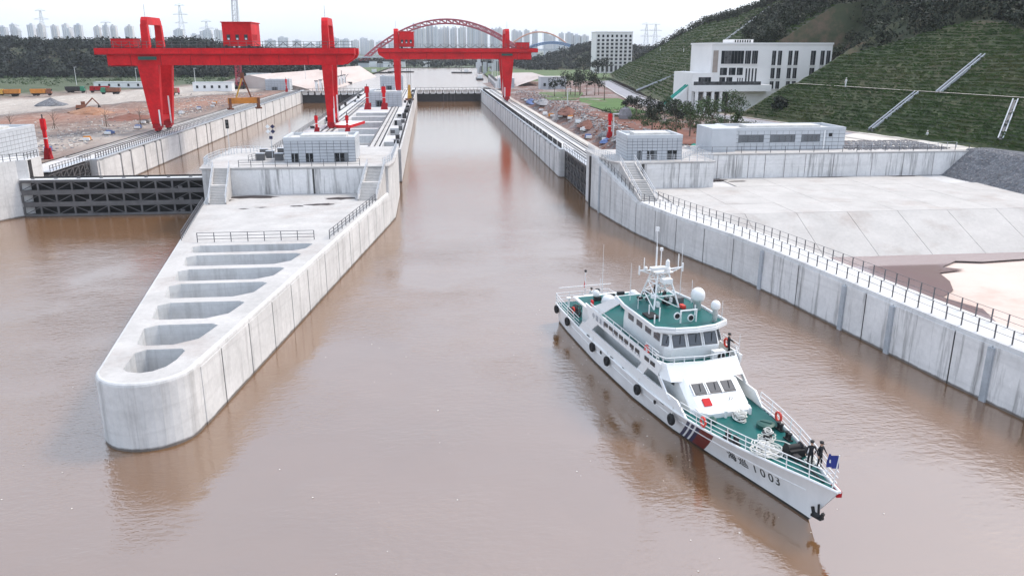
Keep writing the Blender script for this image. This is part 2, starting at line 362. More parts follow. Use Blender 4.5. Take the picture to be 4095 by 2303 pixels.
def leaves(centers, radii, n, size, up=0.35):
    """n leaf quads around each centre, on and inside an ellipsoid with ragged edge"""
    c = np.repeat(np.asarray(centers, float), n, 0); r = np.repeat(np.asarray(radii, float), n, 0); k = len(c)
    d = nr.normal(size=(k, 3)); d /= np.linalg.norm(d, axis=1)[:, None]
    rad = nr.uniform(0.45, 1.08, k) ** 0.6
    P = c + d * r * rad[:, None]
    nrm = d + nr.normal(size=(k, 3)) * 0.7 + np.array([0, 0, up]); nrm /= np.linalg.norm(nrm, axis=1)[:, None]
    a = np.cross(nrm, nr.normal(size=(k, 3))); a /= np.linalg.norm(a, axis=1)[:, None]; b = np.cross(nrm, a)
    s = (size * nr.uniform(0.6, 1.4, k))[:, None]
    V = np.stack([P - a * s, P - b * s * .6, P + a * s, P + b * s * .6], 1).reshape(-1, 3)
    return V, np.arange(4 * k).reshape(-1, 4)
def fbm(x, y, seed=0, sc=1.0, oct=4):
    r = np.random.RandomState(seed); z = 0; a = 1.0
    for _ in range(oct):
        for _ in range(3):
            an = r.uniform(0, 6.28); ph = r.uniform(0, 6.28)
            z = z + a / 3 * np.sin((x * math.cos(an) + y * math.sin(an)) * sc + ph + 0.7 * np.sin((x * math.sin(an) - y * math.cos(an)) * sc * .6 + ph * 2))
        sc *= 2.03; a *= 0.5
    return z
def grid(name, xs, ys, zf, mat, smooth=True):
    X, Y = np.meshgrid(xs, ys); Z = zf(X, Y); n, m = X.shape
    V = np.stack([X, Y, Z], -1).reshape(-1, 3); I = np.arange(n * m).reshape(n, m)
    F = np.stack([I[:-1, :-1], I[:-1, 1:], I[1:, 1:], I[1:, :-1]], -1).reshape(-1, 4)
    return link(name, npmesh(name, V, F, mat, smooth))
def sheet(name, poly, z, mat, thick=0):
    if thick: return MB().prism(poly, z - thick, z).build(name, mat)
    bm = bmesh.new(); vs = [bm.verts.new((*q, z)) for q in poly]; f = bm.faces.new(vs)
    if f.normal.z < 0 or f.calc_area() < 0: pass
    bm.normal_update()
    if f.normal.z < 0: f.normal_flip()
    bmesh.ops.triangulate(bm, faces=bm.faces[:]); me = bpy.data.meshes.new(name); bm.to_mesh(me); bm.free()
    me.materials.append(M[mat]); return link(name, me)
def holed(name, outer, holes, z, mat, parent, depth, pitmat, floor=True):
    """flat top with openings, and each opening's walls and floor"""
    bm = bmesh.new(); es = []
    for loop in [outer] + holes:
        vs = [bm.verts.new((*q, z)) for q in loop]
        es += [bm.edges.new((vs[i], vs[(i + 1) % len(vs)])) for i in range(len(vs))]
    bmesh.ops.triangle_fill(bm, use_beauty=True, use_dissolve=False, edges=es)
    bm.normal_update()
    for f in bm.faces:
        if f.normal.z < 0: f.normal_flip()
    me = bpy.data.meshes.new(name); bm.to_mesh(me); bm.free(); me.materials.append(M[mat]); o = link(name, me, parent)
    for h in holes:
        n = len(h); mb = MB().add([(*q, z) for q in h] + [(*q, z - depth) for q in h], [(i, (i + 1) % n, n + (i + 1) % n, n + i) for i in range(n)] + [tuple(range(n, 2 * n))])
        mb.build('pocket', pitmat, parent)
    return o
def railing(name, label, pts, h=1.1, step=2.0, mat='rail', w=0.09, rails=3, group=None, cat='railing', rw=None):
    t = thing(name, label, cat, pts[0], 0, group); rw = rw or w * 0.62
    for a, b in zip(pts, pts[1:]):
        a, b = Vector(a), Vector(b); n = max(1, round((b - a).length / step))
        for i in range(n + (1 if b == Vector(pts[-1]) else 0)):
            q = a + (b - a) * (i / n); pbox('post', t, mat, q + Vector((0, 0, h / 2)), (w, w, h))
        for k in range(rails):
            z = Vector((0, 0, h * (k + 1) / rails - 0.02)); pbar('rail', t, mat, a + z, b + z, rw)
    return t

# figures and letter shapes are made first, while the scene is still empty
def glyph(txt, size):
    cu = bpy.data.curves.new('lettering', 'FONT'); cu.body = txt; cu.size = size; cu.extrude = .004; cu.align_x = 'CENTER'; cu.offset = .006 * size
    o = bpy.data.objects.new('tmp', cu); COL.objects.link(o); bpy.context.view_layer.update()
    me = bpy.data.meshes.new_from_object(o.evaluated_get(bpy.context.evaluated_depsgraph_get())); bpy.data.objects.remove(o); return me
GL = {(c_, z_): glyph(c_, z_) for t_, z_ in (('海巡1003', .95), ('中国海事CHINAMS', .55)) for c_ in t_}
def body_mesh(pose):
    """one continuous body grown with the Skin modifier"""
    J = {'pel': (0, 0, .96, .125, .10), 'wst': (0, 0, 1.12, .12, .095), 'cst': (.01, 0, 1.32, .16, .11), 'nk': (0, 0, 1.47, .055, .055), 'hd0': (.015, 0, 1.56, .075, .085), 'hd1': (.02, 0, 1.66, .082, .095), 'hd2': (.01, 0, 1.73, .05, .06)}
    E_ = [('pel', 'wst'), ('wst', 'cst'), ('cst', 'nk'), ('nk', 'hd0'), ('hd0', 'hd1'), ('hd1', 'hd2')]
    for s, n in ((1, 'L'), (-1, 'R')):
        p = pose[n]; J.update({'hip' + n: (0, .1 * s, .92, .09, .09), 'kn' + n: (p['k'], .11 * s, .5, .062, .062), 'an' + n: (p['f'], .12 * s, .09, .045, .045), 'to' + n: (p['f'] + .17, .14 * s, .04, .04, .035), 'sh' + n: (0, .19 * s, 1.41, .062, .062), 'el' + n: (p['e'][0], p['e'][1] * s, p['e'][2], .045, .045), 'wr' + n: (p['h'][0], p['h'][1] * s, p['h'][2], .032, .032)})
        E_ += [('pel', 'hip' + n), ('hip' + n, 'kn' + n), ('kn' + n, 'an' + n), ('an' + n, 'to' + n), ('cst', 'sh' + n), ('sh' + n, 'el' + n), ('el' + n, 'wr' + n)]
        d = (Vector(J['wr' + n][:3]) - Vector(J['el' + n][:3])).normalized(); w = Vector(J['wr' + n][:3]); pm = w + d * .07; J['pm' + n] = (*pm, .034, .02); E_.append(('wr' + n, 'pm' + n)); sd_ = d.cross(Vector((0, 1, .2))).normalized()
        for k, (o, l) in enumerate(((-.03, .07), (-.01, .085), (.012, .08), (.03, .06))):
            J['f%d' % k + n] = (*(pm + d * l + sd_ * o * 1.3), .009, .009); E_.append(('pm' + n, 'f%d' % k + n))
        J['th' + n] = (*(w + d * .05 + sd_ * .06), .01, .01); E_.append(('wr' + n, 'th' + n))
    keys = list(J); me = bpy.data.meshes.new('body'); me.from_pydata([J[k][:3] for k in keys], [(keys.index(a), keys.index(b)) for a, b in E_], [])
    o = bpy.data.objects.new('tmp', me); COL.objects.link(o); o.modifiers.new('s', 'SKIN'); sm = o.modifiers.new('d', 'SUBSURF'); sm.levels = 1; sm.render_levels = 1
    for k, key in enumerate(keys): v = me.skin_vertices[0].data[k]; v.radius = J[key][3:]; v.use_root = key == 'pel'
    bpy.context.view_layer.update(); out = bpy.data.meshes.new_from_object(o.evaluated_get(bpy.context.evaluated_depsgraph_get())); bpy.data.objects.remove(o)
    hands = [Vector(J['pm' + n][:3]) for n in 'LR']
    out.materials.clear(); out.materials.append(M['cloth']); out.materials.append(M['skin']); out.materials.append(M['black'])
    for p in out.polygons:
        p.use_smooth = True; c = p.center
        p.material_index = 1 if c.z > 1.49 or any((c - h).length < .1 for h in hands) else 2 if c.z < .1 else 0
    return out
st1 = {'L': dict(k=.03, f=0, e=(-.03, .27, 1.14), h=(.06, .27, .9)), 'R': dict(k=.05, f=-.04, e=(0, .28, 1.15), h=(.12, .26, .92))}
st2 = {'L': dict(k=.06, f=.05, e=(.1, .27, 1.17), h=(.3, .2, 1.02)), 'R': dict(k=.02, f=-.06, e=(-.05, .27, 1.14), h=(.05, .27, .9))}
st3 = {'L': dict(k=.08, f=.0, e=(.18, .25, 1.22), h=(.36, .16, 1.1)), 'R': dict(k=.08, f=.0, e=(.18, .25, 1.22), h=(.36, .16, 1.1))}
B1, B2, B3 = body_mesh(st1), body_mesh(st2), body_mesh(st3)

# ------------------------------------------------------------------ water and ground
struct(grid('river', np.linspace(-700, 700, 2), np.linspace(-700, 447, 2), lambda X, Y: X * 0, 'water'))
struct(sheet('upstream_river', [(-70, 446), (60, 446), (60, 700), (130, 1060), (-140, 1060), (-60, 700)], 4.0, 'upwater'))
struct(sheet('ground', [(-6000, -300), (-200, -100), (-140, 40), (-95, 110), (-76, 134), (-76, 440), (-95, 450), (-64, 520), (-52, 700), (-46, 1030), (-6000, 1030)], 5.1, 'meadow'))
struct(sheet('ground', [(6000, 1030), (62, 1030), (50, 700), (46, 520), (38, 440), (36, 150), (100, 147), (104, 100), (112, 20), (140, -300), (6000, -300)], 5.1, 'meadow'))
struct(sheet('far_ground', [(-9000, 1030), (9000, 1030), (9000, 9000), (-9000, 9000)], 4.6, 'farwood'))

def site_mat():
    """construction ground: bands of dust, red earth and a pale haul road that run along the bank"""
    m, nt, b = new_mat('construction_ground'); p = pos(nt)
    sp = nt.nodes.new('ShaderNodeSeparateXYZ'); nt.links.new(p, sp.inputs[0])
    q = mth(nt, 'ADD', mth(nt, 'MULTIPLY', sp.outputs['X'], -0.94), mth(nt, 'MULTIPLY', sp.outputs['Y'], 0.35))
    st = mapped(nt, p, (1.0, 0.24, 1), (0, 0, R(20)))
    n1 = noise(nt, st, 0.10, 5, 0.7); n2 = noise(nt, st, 0.42, 5, 0.75); n3 = noise(nt, p, 1.3, 4, 0.7)
    q = mth(nt, 'ADD', q, mth(nt, 'MULTIPLY', mth(nt, 'SUBTRACT', n1, 0.5), 46))
    f = mth(nt, 'DIVIDE', mth(nt, 'SUBTRACT', q, 120), 230)
    pale, grey, brn, redb, dk = (0.47, 0.43, 0.385), (0.215, 0.155, 0.13), (0.115, 0.05, 0.03), (0.29, 0.095, 0.04), (0.05, 0.044, 0.048)
    c = ramp(nt, f, [(0.04, grey), (0.10, pale), (0.16, dk), (0.20, grey), (0.25, brn), (0.36, redb), (0.45, brn), (0.472, dk), (0.50, pale), (0.72, (0.56, 0.52, 0.46)), (0.79, grey), (0.86, (0.05, 0.075, 0.03))])
    c2 = ramp(nt, n2, [(0.38, (0.07, 0.05, 0.045)), (0.5, (0.18, 0.09, 0.055)), (0.64, (0.50, 0.45, 0.40))])
    c = mix(nt, mth(nt, 'MULTIPLY', ramp(nt, f, [(.78, (1, 1, 1)), (.86, (.15, .15, .15))]), .34), c, c2)
    c = mix(nt, mth(nt, 'MULTIPLY', ramp(nt, f, [(.78, (1, 1, 1)), (.86, (.1, .1, .1))]), .2), c, ramp(nt, n3, [(0.35, (0.10, 0.08, 0.07)), (0.65, (0.55, 0.50, 0.45))]))
    nt.links.new(c, b.inputs['Base Color']); b.inputs['Roughness'].default_value = 0.95
    bump(nt, b, n2, 0.8, 0.5); return m
M['site'] = site_mat()
def zsite(X, Y):
    w = np.clip((-78 - X) / 18, 0, 1)
    z = 6.2 + w * (0.45 * fbm(X, Y, 3, 0.12, 4) + 0.35 * np.abs(fbm(X, Y, 9, 0.33, 3)))
    z += 4.2 * np.exp(-(((X + 222) / 34) ** 2 + ((Y - 430) / 38) ** 2))       # the grassy knoll
    return np.maximum(z, 5.5)
struct(grid('construction_site', np.linspace(-420, -73, 170), np.linspace(134, 640, 250), zsite, 'site'))

# ------------------------------------------------------------------ the long pier between the two locks
pier = thing('guide_pier', 'long white concrete pier with a rounded nose and seven open pockets', 'pier', (-20.6, 55.5, 0))
def pier_outline(inset, y1=127.0, n=18):
    r = 3.4 - inset; c = (-20.6, 55.5); s = 0.149
    pts = [(c[0] + r * math.cos(a), c[1] + r * math.sin(a)) for a in [math.pi + math.pi * i / n for i in range(n + 1)]]
    w = (y1 - 55.5) * s
    return pts + [(-17.2 + w - inset, y1), (-24.0 - w + inset, y1)]
Zp = 5.1
outer = pier_outline(0.28)
rows = [[(*q, z) for q in pier_outline(i) + pier_outline(i)[:1]] for i, z in ((0, -6), (0, -.2), (0, Zp - 0.28), (0.05, Zp - 0.13), (0.14, Zp - 0.04), (0.28, Zp))]
MB().loft(rows).build('pier_body', 'conc_wall', pier, smooth=False)
pk = [(54.2, 58.7), (59.6, 64.4), (65.8, 70.5), (71.9, 76.6), (77.6, 82.0), (83.3, 87.9), (89.1, 92.5)]
holes = []
for k, (a, b) in enumerate(pk):
    L = lambda y: -24.0 - (y - 55.5) * 0.137 + 1.9
    Rr = lambda y: -17.2 + (y - 55.5) * 0.137 - 2.0
    ch = 1.3
    if k == 0: holes.append([(-22.1, 54.9), (-21.6, 54.35), (-20.7, 54.05), (-19.9, 54.3), (-19.2, 55.1), (-18.85, 56.4), (-18.75, 58.2), (-19.1, 58.7), (-21.7, 58.7), (-22.35, 58.0)])
    else:
        c_ = min(1.0, (b - a) / 4.5); holes.append([(L(a) - .1 + .45 * c_, a), (Rr(a) + .1 - 1.5 * c_, a), (Rr(a) + .2, a + 1.2 * c_), (Rr(b) + .25, b - .5 * c_), (Rr(b) - .3, b), (L(b) - .2 + .9 * c_, b), (L(b) - .2, b - .8 * c_), (L(a) - .2, a + .45 * c_)])
holed('deck', outer, holes, Zp, 'conc_deck', pier, 4.6, 'conc_pit')
# facing panels on the lock side, with open joints between
sx = lambda y: -17.2 + (y - 55.5) * 0.149
ys = [55.9, 59.7, 65.5, 71.3, 76.8, 82.3, 88.9, 94.6, 100.4, 105.6, 110.8, 116.0, 121.2, 126.6]
for a, b in zip(ys, ys[1:]):
    a2, b2 = a + 0.09, b - 0.09
    mb = MB().prism([(sx(a2) - .02, a2), (sx(a2) + .07, a2), (sx(b2) + .07, b2), (sx(b2) - .02, b2)], -1.0, 4.62, [(sx(a2) - .02, a2), (sx(a2) + .05, a2), (sx(b2) + .05, b2), (sx(b2) - .02, b2)])
    mb.build('panel', 'conc_wall', pier)
    pbox('joint', pier, 'joint', (sx(b) + 0.005, b, 2.0), (0.03, 0.17, 5.2), -0.148)
# puddles on the deck
def blob(cx, cy, rx, ry, n=16, j=0.35, seed=1):
    r = random.Random(seed); return [(cx + rx * (1 + r.uniform(-j, j)) * math.cos(2 * math.pi * i / n), cy + ry * (1 + r.uniform(-j, j)) * math.sin(2 * math.pi * i / n)) for i in range(n)]
for k, (cx, cy, rx, ry) in enumerate([(-27.3, 124.2, 3.4, 1.3), (-31.0, 121.6, 1.6, 0.8), (-24.2, 115.5, .8, .35), (-19.3, 116.0, 1.0, .5), (-16.0, 117.0, 2.2, .8), (-14.1, 121.6, 2.3, 1.1), (-26.5, 114.6, .7, .3)]):
    struct(sheet('puddle', blob(cx, cy, rx, ry, seed=k), Zp + 0.006, 'puddle'))
railing('deck_railing', 'dark railing down the gate side of the pier deck', [(-29.6, 95.5, Zp), (-33.0, 118.3, Zp)], 1.1, 1.1, 'rail', 0.08)
railing('deck_railing', 'dark railing down the lock side of the pier deck', [(-12.2, 94.4, Zp), (-8.3, 118.6, Zp)], 1.1, 1.9, 'rail', 0.09)
railing('deck_railing', 'free standing railing across the pier behind the pockets', [(-27.4, 94.2, Zp), (-14.0, 94.3, Zp)], 1.15, 1.9, 'rail', 0.08)

# lock head of the pier
head = thing('pier_headworks', 'raised concrete lock head across the end of the pier', 'headworks', (-21, 130, 0))
hp = [(-34.9, 126.2), (-6.65, 126.2), (-5.95, 131), (-5.95, 152), (-36.0, 152), (-36.0, 133)]
MB().prism(hp, -6, 9.1).build('head_body', 'conc_wall', head)
MB().prism([(-35.2, 126.0), (-6.5, 126.0), (-5.75, 131), (-5.75, 152.2), (-36.2, 152.2), (-36.2, 133)], 9.104, 9.32).build('coping', 'conc_deck', head)
for a, b in ((-31.3, -18.3), (-18.0, -10.0)):
    MB().box(((a + b) / 2, 126.16, 7.05), (b - a, 0.16, 3.86)).build('panel', 'conc_old', head)
pbox('joint', head, 'joint', (-18.15, 126.17, 7.05), (0.3, 0.1, 3.86)); pbox('joint', head, 'joint', (-31.6, 126.17, 7.05), (0.5, 0.1, 3.86))
def stairs(name, label, xa, xb, y0, z0, y1, z1, mat='conc_deck', dx=0.0, n=22, rail=True):
    t = thing(name, label, 'stairs', ((xa + xb) / 2, y0, z0)); land = n // 2
    dz = (z1 - z0) / n; run = (y1 - y0 - 1.2) / n
    y = y0
    for i in range(n):
        d = run + (1.2 if i == land else 0); s = dx * (y - y0) / (y1 - y0)
        pbox('step', t, mat, ((xa + xb) / 2 + s, y + d / 2 + .02, z0 + dz * (i + 0.5) - .2), (xb - xa, d + .04, dz + .4)); y += d
    for x in (xa, xb):
        o = MB().add([(x - .12, y0, z0 - .3), (x - .12, y1, z0 - .3), (x - .12, y1, z1 + .25), (x - .12, y0, z0 + .3), (x + .12, y0, z0 - .3), (x + .12, y1, z0 - .3), (x + .12, y1, z1 + .25), (x + .12, y0, z0 + .3)], [(0, 3, 2, 1), (4, 5, 6, 7), (0, 1, 5, 4), (1, 2, 6, 5), (2, 3, 7, 6), (3, 0, 4, 7)])
        for k in range(len(o.v)):
            vx, vy, vz = o.v[k]; o.v[k] = (vx + dx * (vy - y0) / (y1 - y0), vy, vz)
        o.build('side_wall', mat, t)
        if rail:
            m = 7
            for i in range(m + 1):
                f = i / m; pbox('post', t, 'raillt', (x + dx * f, y0 + (y1 - y0) * f, z0 + (z1 - z0) * f + .75), (.07, .07, 1.0))
            for h in (0.8, 1.25): pbar('handrail', t, 'raillt', (x, y0, z0 + h), (x + dx, y1, z1 + h), .06)
    return t
stairs('stairs', 'concrete steps up the gate side of the pier head', -32.3, -29.9, 118.5, Zp, 126.1, 9.2, dx=-0.8)
stairs('stairs', 'concrete steps up the lock side of the pier head', -10.9, -8.2, 119.4, Zp, 126.4, 9.2, dx=1.1)
railing('head_railing', 'pale railing curving round the gate corner of the pier head', [(-33.4, 126.4, 9.32), (-35.3, 129.5, 9.32), (-35.8, 134, 9.32), (-35.4, 140, 9.32), (-33.5, 144, 9.32), (-31.5, 145.5, 9.32), (-29.5, 144, 9.32)], 1.2, 0.75, 'raillt', 0.09)
railing('head_railing', 'straight railing above the stained wall of the pier head', [(-29.4, 126.6, 9.32), (-11.0, 126.6, 9.32)], 1.1, 1.9, 'rail', 0.08)
railing('head_railing', 'pale railing along the lock edge of the pier head', [(-7.4, 127.0, 9.32), (-6.3, 132, 9.32), (-6.2, 151.5, 9.32)], 1.15, 1.4, 'raillt', 0.09)
railing('head_railing', 'short railing beside the valve gear on the pier head', [(-29.2, 132.8, 9.32), (-24.2, 150, 9.32)], 1.1, 1.2, 'rail', 0.07)

def block_house(name, label, x0, x1, y0, y1, z0, z1, nx, nz, doors, side='L', mat='tile', extra=None, win=None):
    """flat-roofed plant house: core, cladding tiles on the seen faces, parapet, roof well, doors"""
    t = thing(name, label, 'building', ((x0 + x1) / 2, (y0 + y1) / 2, z0))
    MB().box(((x0 + x1) / 2, (y0 + y1) / 2, (z0 + z1) / 2), (x1 - x0, y1 - y0, z1 - z0)).build('wall', 'grout', t)
    def hit(a, b, c, d): return any(a < q[1] and b > q[0] and c < q[3] and d > q[2] for q in doors + (win or []))
    w = (x1 - x0) / nx; h = (z1 - z0) / nz
    for i in range(nx):
        for k in range(nz):
            a, c = x0 + i * w, z0 + k * h
            if hit(a + w * .45, a + w * .55, c + h * .45, c + h * .55): continue
            pbox('tile', t, mat, (a + w / 2, y0 - .02, c + h / 2), (w - .07, .06, h - .07))
    ny = max(2, round((y1 - y0) / w)); wy = (y1 - y0) / ny
    for xs in (x0 - .02, x1 + .02):
        for j in range(ny):
            for k in range(nz):
                pbox('tile', t, 'tilelt', (xs, y0 + (j + .5) * wy, z0 + (k + .5) * h), (.06, wy - .07, h - .07))
    for q in doors:
        d = pbox('door', t, 'black', ((q[0] + q[1]) / 2, y0 + .06, (q[2] + q[3]) / 2), (q[1] - q[0] - .12, .12, q[3] - q[2] - .1))
        pbox('frame', d, 'raillt', ((q[0] + q[1]) / 2, y0 - .03, (q[2] + q[3]) / 2), (.06, .05, q[3] - q[2] - .1))
    for q in win or []:
        d = pbox('window', t, 'glass', ((q[0] + q[1]) / 2, y0 + .06, (q[2] + q[3]) / 2), (q[1] - q[0] - .1, .12, q[3] - q[2] - .1))
        for s in range(1, 4): pbox('mullion', d, 'steelmid', (q[0] + (q[1] - q[0]) * s / 4, y0 - .02, (q[2] + q[3]) / 2), (.06, .06, q[3] - q[2] - .1))
        pbox('sill', d, 'tilelt', ((q[0] + q[1]) / 2, y0 - .08, q[2] - .05), (q[1] - q[0] + .2, .2, .1))
    p = .35; zt = z1 + .55
    for c, d in ((((x0 + x1) / 2, y0 + p / 2, z1 + .28), (x1 - x0 + .1, p + .1, .56)), (((x0 + x1) / 2, y1 - p / 2, z1 + .28), (x1 - x0 + .1, p + .1, .56)), ((x0 + p / 2, (y0 + y1) / 2, z1 + .28), (p + .1, y1 - y0 - 2 * p - .11, .56)), ((x1 - p / 2, (y0 + y1) / 2, z1 + .28), (p + .1, y1 - y0 - 2 * p - .11, .56))):
        pbox('parapet', t, 'tilelt', c, d)
    MB().box(((x0 + x1) / 2, (y0 + y1) / 2, z1 + .06), (x1 - x0 - 2 * p - .12, y1 - y0 - 2 * p - .12, .12)).build('roof', 'roofing', t)
    MB().box(((x0 + x1) / 2 + .3, (y0 + y1) / 2 + .5, z1 + .4), ((x1 - x0) * .66, (y1 - y0) * .45, .5)).build('roof_light', 'roofing', t)
    return t
block_house('plant_house', 'grey tiled plant house with three dark doors on the pier head', -23.2, -12.0, 131.2, 139.8, 9.32, 12.75, 10, 7, [(-22.3, -21.0, 9.32, 10.8), (-20.1, -18.5, 9.32, 10.8), (-15.3, -13.7, 9.32, 10.8)])
# valve gear and signals on the head
for k, (x, y) in enumerate([(-27.6, 134.5), (-26.6, 137.6), (-25.4, 141.4), (-28.2, 140.6), (-24.6, 134.2)]):
    t = thing('gear_cabinet', 'grey machinery cabinet left of the tiled plant house, %s counting leftwards' % ORD[(4, 2, 1, 3, 0)[k]], 'cabinet', (x, y, 9.32), 0, 'cabinets on the pier head')
    pbox('body', t, 'steelmid', (x, y, 9.9), (1.3, .8, 1.1)); pbox('lid', t, 'raillt', (x, y, 10.5), (1.4, .9, .1))
def signal(name, label, x, y, z, h, kind):
    t = thing(name, label, 'signal', (x, y, z)); MB().tube((x, y, z), (x, y, z + h), .07, .05).build('pole', 'raillt', t)
    if kind == 'light':
        pbox('housing', t, 'black', (x, y, z + h - .7), (.5, .35, 1.5))
        for k in range(2): MB().lathe([(.17, 0), (.2, .12)], (x, y - .3, z + h - 1.05 + .7 * k), 10, 'y').build('lens', 'steelmid', t)
    else:
        s = .75
        for a in (0, 1, 2, 3): pbox('sign_plate', t, ('white', 'hullblue')[a % 2], (x + (a % 2 - .5) * s * 1.06, y - .08, z + h + (a // 2 - .5) * s * 1.06), (s * .7, .06, s * .7), ry=R(45))
        pbox('sign_plate', t, 'hullblue', (x, y - .08, z + h - 1.4), (.55, .06, .5))
signal('traffic_signal', 'black two lamp traffic signal on a thin pole beside the left lock', -35.2, 146.0, 9.32, 5.6, 'light')
signal('navigation_sign', 'blue and white diamond sign on a pole behind the curved railing', -26.2, 137.2, 9.32, 4.8, 'diamond')

# chamber pier with its open culvert pits and crane rails
cp = thing('chamber_pier', 'concrete island between the two lock chambers with open pits', 'pier', (-19, 290, 0))
co = [(-32, 152.3), (-8.6, 152.3), (-8.6, 168), (-6.0, 168), (-6.0, 436), (-32, 436)]
MB().loft([[(*q, z) for q in co + co[:1]] for z in (-6, 6.9)]).build('pier_body', 'conc_far', cp)
pits = [[(-23.5, y0), (-12.8, y0), (-12.8, y1), (-23.5, y1)] for y0, y1 in ((176, 196), (198.5, 213), (215.5, 232), (235, 252), (255, 268))] + [[(-10.2, y0), (-7.4, y0), (-7.4, y1), (-10.2, y1)] for y0, y1 in ((172, 182), (196, 214), (222, 240), (246, 262))] + [[(-31, y0), (-28.4, y0), (-28.4, y1), (-31, y1)] for y0, y1 in ((186, 200), (226, 246))]
holed('deck', co, pits, 6.9, 'conc_far', cp, 4.5, 'conc_pit')
for y in (182, 188, 204, 221, 241, 247, 260): MB().box((-18.15, y, 5.6), (10.7, 1.0, .7)).build('cross_beam', 'conc_deck', cp)
for y in (178, 200.5, 226, 262): MB().box((-18.15, y, 3.4), (10.7, 2.6, .5)).build('lower_beam', 'conc_deck', cp)
def rail_line(label, x, y0, y1, z):
    t = thing('crane_rail', label, 'rail', (x, y0, z)); pbox('rail_head', t, 'steel', (x, (y0 + y1) / 2, z + .17), (.16, y1 - y0, .16)); pbox('rail_bed', t, 'conc_deck', (x, (y0 + y1) / 2, z + .045), (1.1, y1 - y0, .09))
for x, y0, l in ((-25.6, 156, 'crane rail along the left side of the island pits'), (-11.7, 156, 'crane rail along the right side of the island pits')): rail_line(l, x, y0, 425, 6.904)
for x, y0, y1, w in ((-27.2, 160, 420, .5), (-10.7, 160, 420, .35), (-8.0, 264, 420, .5), (-29.9, 250, 420, .6)): pbox('cable_trench', cp, 'black', (x, (y0 + y1) / 2, 6.915), (w, y1 - y0, .04))
for k in range(26): pbox('trench_cover', cp, 'steelmid', (-27.2, 164 + k * 9.7, 6.96), (.7, 2.2, .05))
for x, s in ((-24.4, 'left'), (-12.9, 'right')):
    pbox('kerb', cp, 'steelmid', (x, 290, 7.05), (.3, 262, .3))
railing('chamber_railing', 'railing along the island edge above the right lock chamber', [(-6.4, 170, 6.92), (-6.4, 428, 6.92)], 1.15, 1.7, 'steelmid', 0.13, 2)
railing('chamber_railing', 'railing along the island edge above the left lock chamber', [(-31.6, 156, 6.92), (-31.6, 428, 6.92)], 1.15, 2.2, 'rail', 0.12, 2)
for k in range(34):
    y = 172 + k * 7.3; x = rnd.choice((-7.0, -7.3, -9.0)) if k % 3 else -29.6 + rnd.uniform(-1, 1)
    w, d, h = rnd.uniform(.6, 1.4), rnd.uniform(.6, 1.8), rnd.uniform(.5, 1.5)
    m = rnd.choice(('steel', 'steelmid', 'raillt', 'black'))
    t = thing('deck_box', 'small equipment box on the lock island, %s from the camera end' % ORD[k], 'box', (x, y, 6.9), 0, 'equipment boxes on the lock island'); pbox('body', t, m, (x, y, 6.91 + h / 2), (w, d, h)); pbox('lid', t, 'steelmid', (x, y, 6.94 + h), (w + .1, d + .1, .07))
t = thing('hatch_cover', 'dark steel hatch lid lying right of the plant house', 'hatch', (-9.4, 158, 6.9)); pbox('plate', t, 'steel', (-9.6, 156.5, 7.6), (3.2, 2.2, 1.0)); pbox('rim', t, 'raillt', (-9.6, 155.3, 8.15), (3.3, .15, .12))
t = thing('work_platform', 'red steel platform lying on the island behind the crane leg', 'platform', (-22, 222, 6.9), R(-12))
MB().box((0, 0, .7), (5.5, 13, .22)).build('plate', 'white', t, True); MB().box((2.85, 0, .45), (.25, 13.2, .7)).build('edge_beam', 'red', t, True); MB().box((-2.85, 0, .45), (.25, 13.2, .7)).build('edge_beam', 'red', t, True); MB().box((0, -6.6, .45), (5.9, .25, .7)).build('edge_beam', 'red', t, True)

# ------------------------------------------------------------------ outer lock walls
def chamber_wall(name, label, xf, xb, ys_, y0, y1, sgn, label_r, mat):
    t = thing(name, label, 'lock wall', ((xf + xb) / 2, y0, 0)); zc = 6.0
    MB().box(((xf + xb) / 2, (y0 + y1) / 2, 0), (abs(xb - xf), y1 - y0, 2 * zc)).build('wall_body', mat, t)
    for a, b in zip(ys_, ys_[1:]):
        pbox('panel', t, 'conc_wall', (xf - sgn * .10, (a + b) / 2, 2.3), (.24, b - a - .5, 6.5))
        pbox('slot', t, 'steel', (xf - sgn * .01, b, 2.5), (.06, .5, 6.6))
        pbox('pilaster', t, 'conc_deck', (xf - sgn * .14, b + .42, 2.5), (.3, .26, 6.7))
    pbox('coping', t, 'coping', (xf + sgn * .5, (y0 + y1) / 2, zc + .06), (1.5, y1 - y0, .12))
    return t
yl = [164.5, 175.9, 181.9, 190.7, 198.8, 202.4, 217.1, 232.8, 243.9, 248.3, 263.8, 279.4, 288.6, 296.3, 315.4, 323.7, 332.4, 349.4, 366.1, 377.4, 396.9, 410.1, 425]
chamber_wall('lock_wall', 'outer wall of the left lock chamber below the earthworks', -65, -75, yl, 164, 440, -1, '', 'conc_far')
yr = [171.5, 178, 184.7, 192.6, 202.5, 208, 214.6, 222, 230.4, 238, 246.5, 254, 261.2, 270, 280.2, 287, 294.5, 305, 316, 327, 339.5, 354, 368.8, 383, 396.8, 412, 428]
chamber_wall('lock_wall', 'outer wall of the right lock chamber below the rubble strip', 28, 36, yr, 171, 440, 1, '', 'conc_far')
railing('wall_railing', 'blue grey railing on the coping of the left lock wall', [(-65.5, 165, 6.12), (-65.5, 430, 6.12)], 1.15, 1.35, 'steelmid', 0.14, 2)
for k, y in enumerate(yr[:-1]):
    if yr[k + 1] - y > 4.5:
        railing('wall_railing', '%s dark railing bay from the gate on the right lock wall' % ORD[k], [(28.4, y + 1.0, 6.12), (28.4, yr[k + 1] - .6, 6.12)], 1.1, 0.9, 'steel', 0.14, 2, 'railing bays on the right lock wall')
